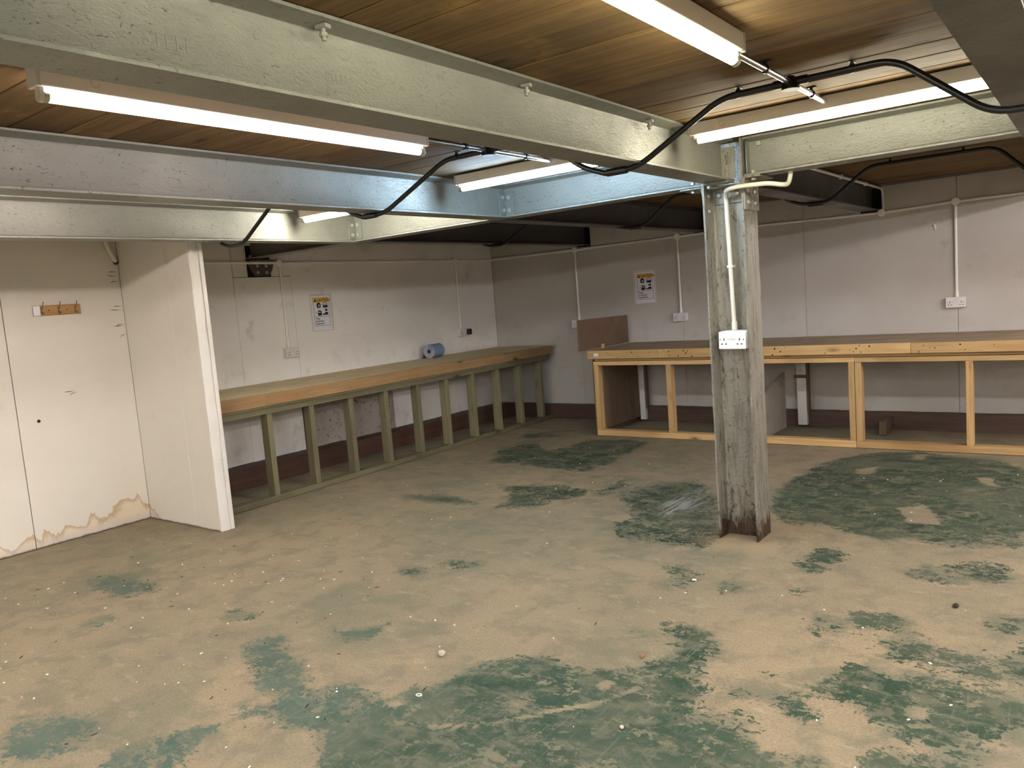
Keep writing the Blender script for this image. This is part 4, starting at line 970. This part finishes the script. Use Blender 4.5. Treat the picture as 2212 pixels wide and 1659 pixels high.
# ------------------------------------------------------------------ coat hooks
hk = thing('coat_hook_rail', 'small varnished wooden coat hook rail with three metal hooks on the left wall', 'hook rail', (XH, 2.6, 1.63))
MB().box(XH+.001, XH+.016, 2.443, 2.765, 1.632, 1.702).build('hook_board', M['hookwood'], hk, bevel=.004)
MB().box(XH+.0165, XH+.018, 2.442, 2.487, 1.633, 1.700).build('tape_patch', M['paper'], hk)
for y_ in (2.497, 2.612, 2.725):
    m = MB().box(XH+.016, XH+.019, y_-.006, y_+.006, 1.645, 1.690)
    m.bent([(XH+.019, y_, 1.672), (XH+.035, y_, 1.685), (XH+.055, y_, 1.722)], .003, .02, 8)
    m.bent([(XH+.019, y_, 1.662), (XH+.03, y_, 1.640), (XH+.048, y_, 1.642), (XH+.052, y_, 1.652)], .003, .015, 8)
    m.dome((XH+.055, y_, 1.722), (.3, 0, 1), .0045, .005, 8); m.dome((XH+.052, y_, 1.652), (.2, 0, 1), .0045, .005, 8)
    m.build('hook', M['brass'], hk)
for y_ in (2.545, 2.668): MB().dome((XH+.016, y_, 1.667), (1, 0, 0), .0045, .001, 10, 2).build('screw', M['hole'], hk)
kh = thing('wall_plug', 'small round dark plug in the cream wall below the hook rail', 'plug', (XH, 2.383, .896))
MB().dome((XH+.0005, 2.383, .896), (1, 0, 0), .012, .003, 16).build('plug_disc', M['hole'], kh)
wlo = bpy.data.objects['wall_left']
for y_, z_, l_, s_ in ((3.05, 1.93, .05, 0), (3.045, 1.895, .06, -.25), (3.05, 1.86, .045, .3), (3.055, 1.67, .05, .05), (3.045, 1.64, .07, -.1), (3.055, 1.535, .05, .35), (3.05, 1.52, .06, 0), (3.06, 1.455, .03, .9), (2.63, 1.075, .06, 0), (2.64, 1.066, .03, .8)):
    MB().prism([(y_-l_, z_-l_*s_), (y_-l_*.4, z_-l_*.3*s_+.0035), (y_+.03, z_), (y_-l_*.4, z_-l_*.3*s_-.0035)], lambda p_, t_: (t_, p_[0], p_[1]), XH+.0002, XH+.0012).build('paint_crack', M['tape'] if False else M['crack'], wlo)
wk_ = thing('wall_clip', 'small broken metal fixing on the back wall above right of the column', 'fixing', (-1.2, YB, 1.84))
MB().obox((-1.2, YB-.008, 1.84), (1, 0, .2), (0, 1, 0), (-.2, 0, 1), .005, .007, .022).obox((-1.21, YB-.008, 1.835), (1, 0, .3), (0, 1, 0), (-.3, 0, 1), .026, .003, .003).build('fixing', M['pvcw'], wk_)

# ------------------------------------------------------------------ debris on the floor
def pebble(name, label, cat, x_, y_, r, sc_, mat, seed):
    bm = bmesh.new(); bmesh.ops.create_icosphere(bm, subdivisions=3, radius=r)
    for v_ in bm.verts:
        v_.co *= 1+.3*noise.noise(v_.co/r*1.1+Vector((seed, 0, 0))); v_.co.x *= sc_[0]; v_.co.y *= sc_[1]; v_.co.z *= sc_[2]
    mz = min(v_.co.z for v_ in bm.verts)
    for v_ in bm.verts: v_.co.z -= mz
    me = bpy.data.meshes.new(name); bm.to_mesh(me); bm.free(); me.shade_smooth()
    o = link(name, me, M[mat]); o.location = (x_, y_, .0005); o.rotation_euler = (0, 0, seed); return tag(o, label, cat)
pebble('stone', 'pale stone lying on the bare tan floor left of the big green patch', 'stone', -2.263, 2.346, .017, (1, .75, .8), 'stone', .7)
pebble('stone', 'pinkish white stone on the green paint near the bottom of the photo', 'stone', -1.319, 2.216, .009, (1, .8, .7), 'stone', 2.1)
pebble('stone', 'small dark red lump on the tan floor at the far right', 'stone', -.511, 3.779, .014, (1.2, .8, .6), 'bark', 1.3)
pebble('stone', 'small white pebble on the tan floor in front of the column', 'stone', -1.66, 3.60, .010, (1.3, .8, .5), 'chip', 3.3)
pebble('leaf_scrap', 'curled brown scrap on the floor at the top edge of the big green patch', 'debris', -1.502, 2.726, .013, (1.3, .7, .5), 'leaf', 1.9)
rg = MB().ring_tube([(-2.114+.011*math.cos(a)*(1+.2*math.sin(2*a)), 2.044+.009*math.sin(a), .004) for a in [2*PI*i/16 for i in range(17)]], .0022, 6)
tag(rg.build('paper_ring', M['chip']), 'tiny torn white ring on the left part of the big green patch', 'debris')
random.seed(21); m = MB(); m2 = MB()
for i in range(240):
    x_, y_ = random.uniform(-5.1, .3), random.uniform(1.0, 6.6)
    if random.random() < .45: x_, y_ = random.uniform(-5.2, -2.2), random.uniform(1.0, 3.0)
    a = random.uniform(0, PI); s = random.uniform(.0012, .0036)
    tgt = m if random.random() < .68 else m2
    l_ = s*random.uniform(1., 2.) if tgt is m else s*random.uniform(1.5, 4)
    w2 = s if tgt is m else s*.5
    tgt.obox((x_, y_, .002), (math.cos(a), math.sin(a), .1), (-math.sin(a), math.cos(a), 0), (0, 0, 1), l_, w2, .0012)
tag(m.build('paint_flakes', M['chip'], smooth=False), 'scattered tiny white paint flakes over the floor', 'debris', None, 'stuff')
tag(m2.build('wood_splinters', M['bark'], smooth=False), 'scattered tiny dark splinters and grit over the floor', 'debris', None, 'stuff')
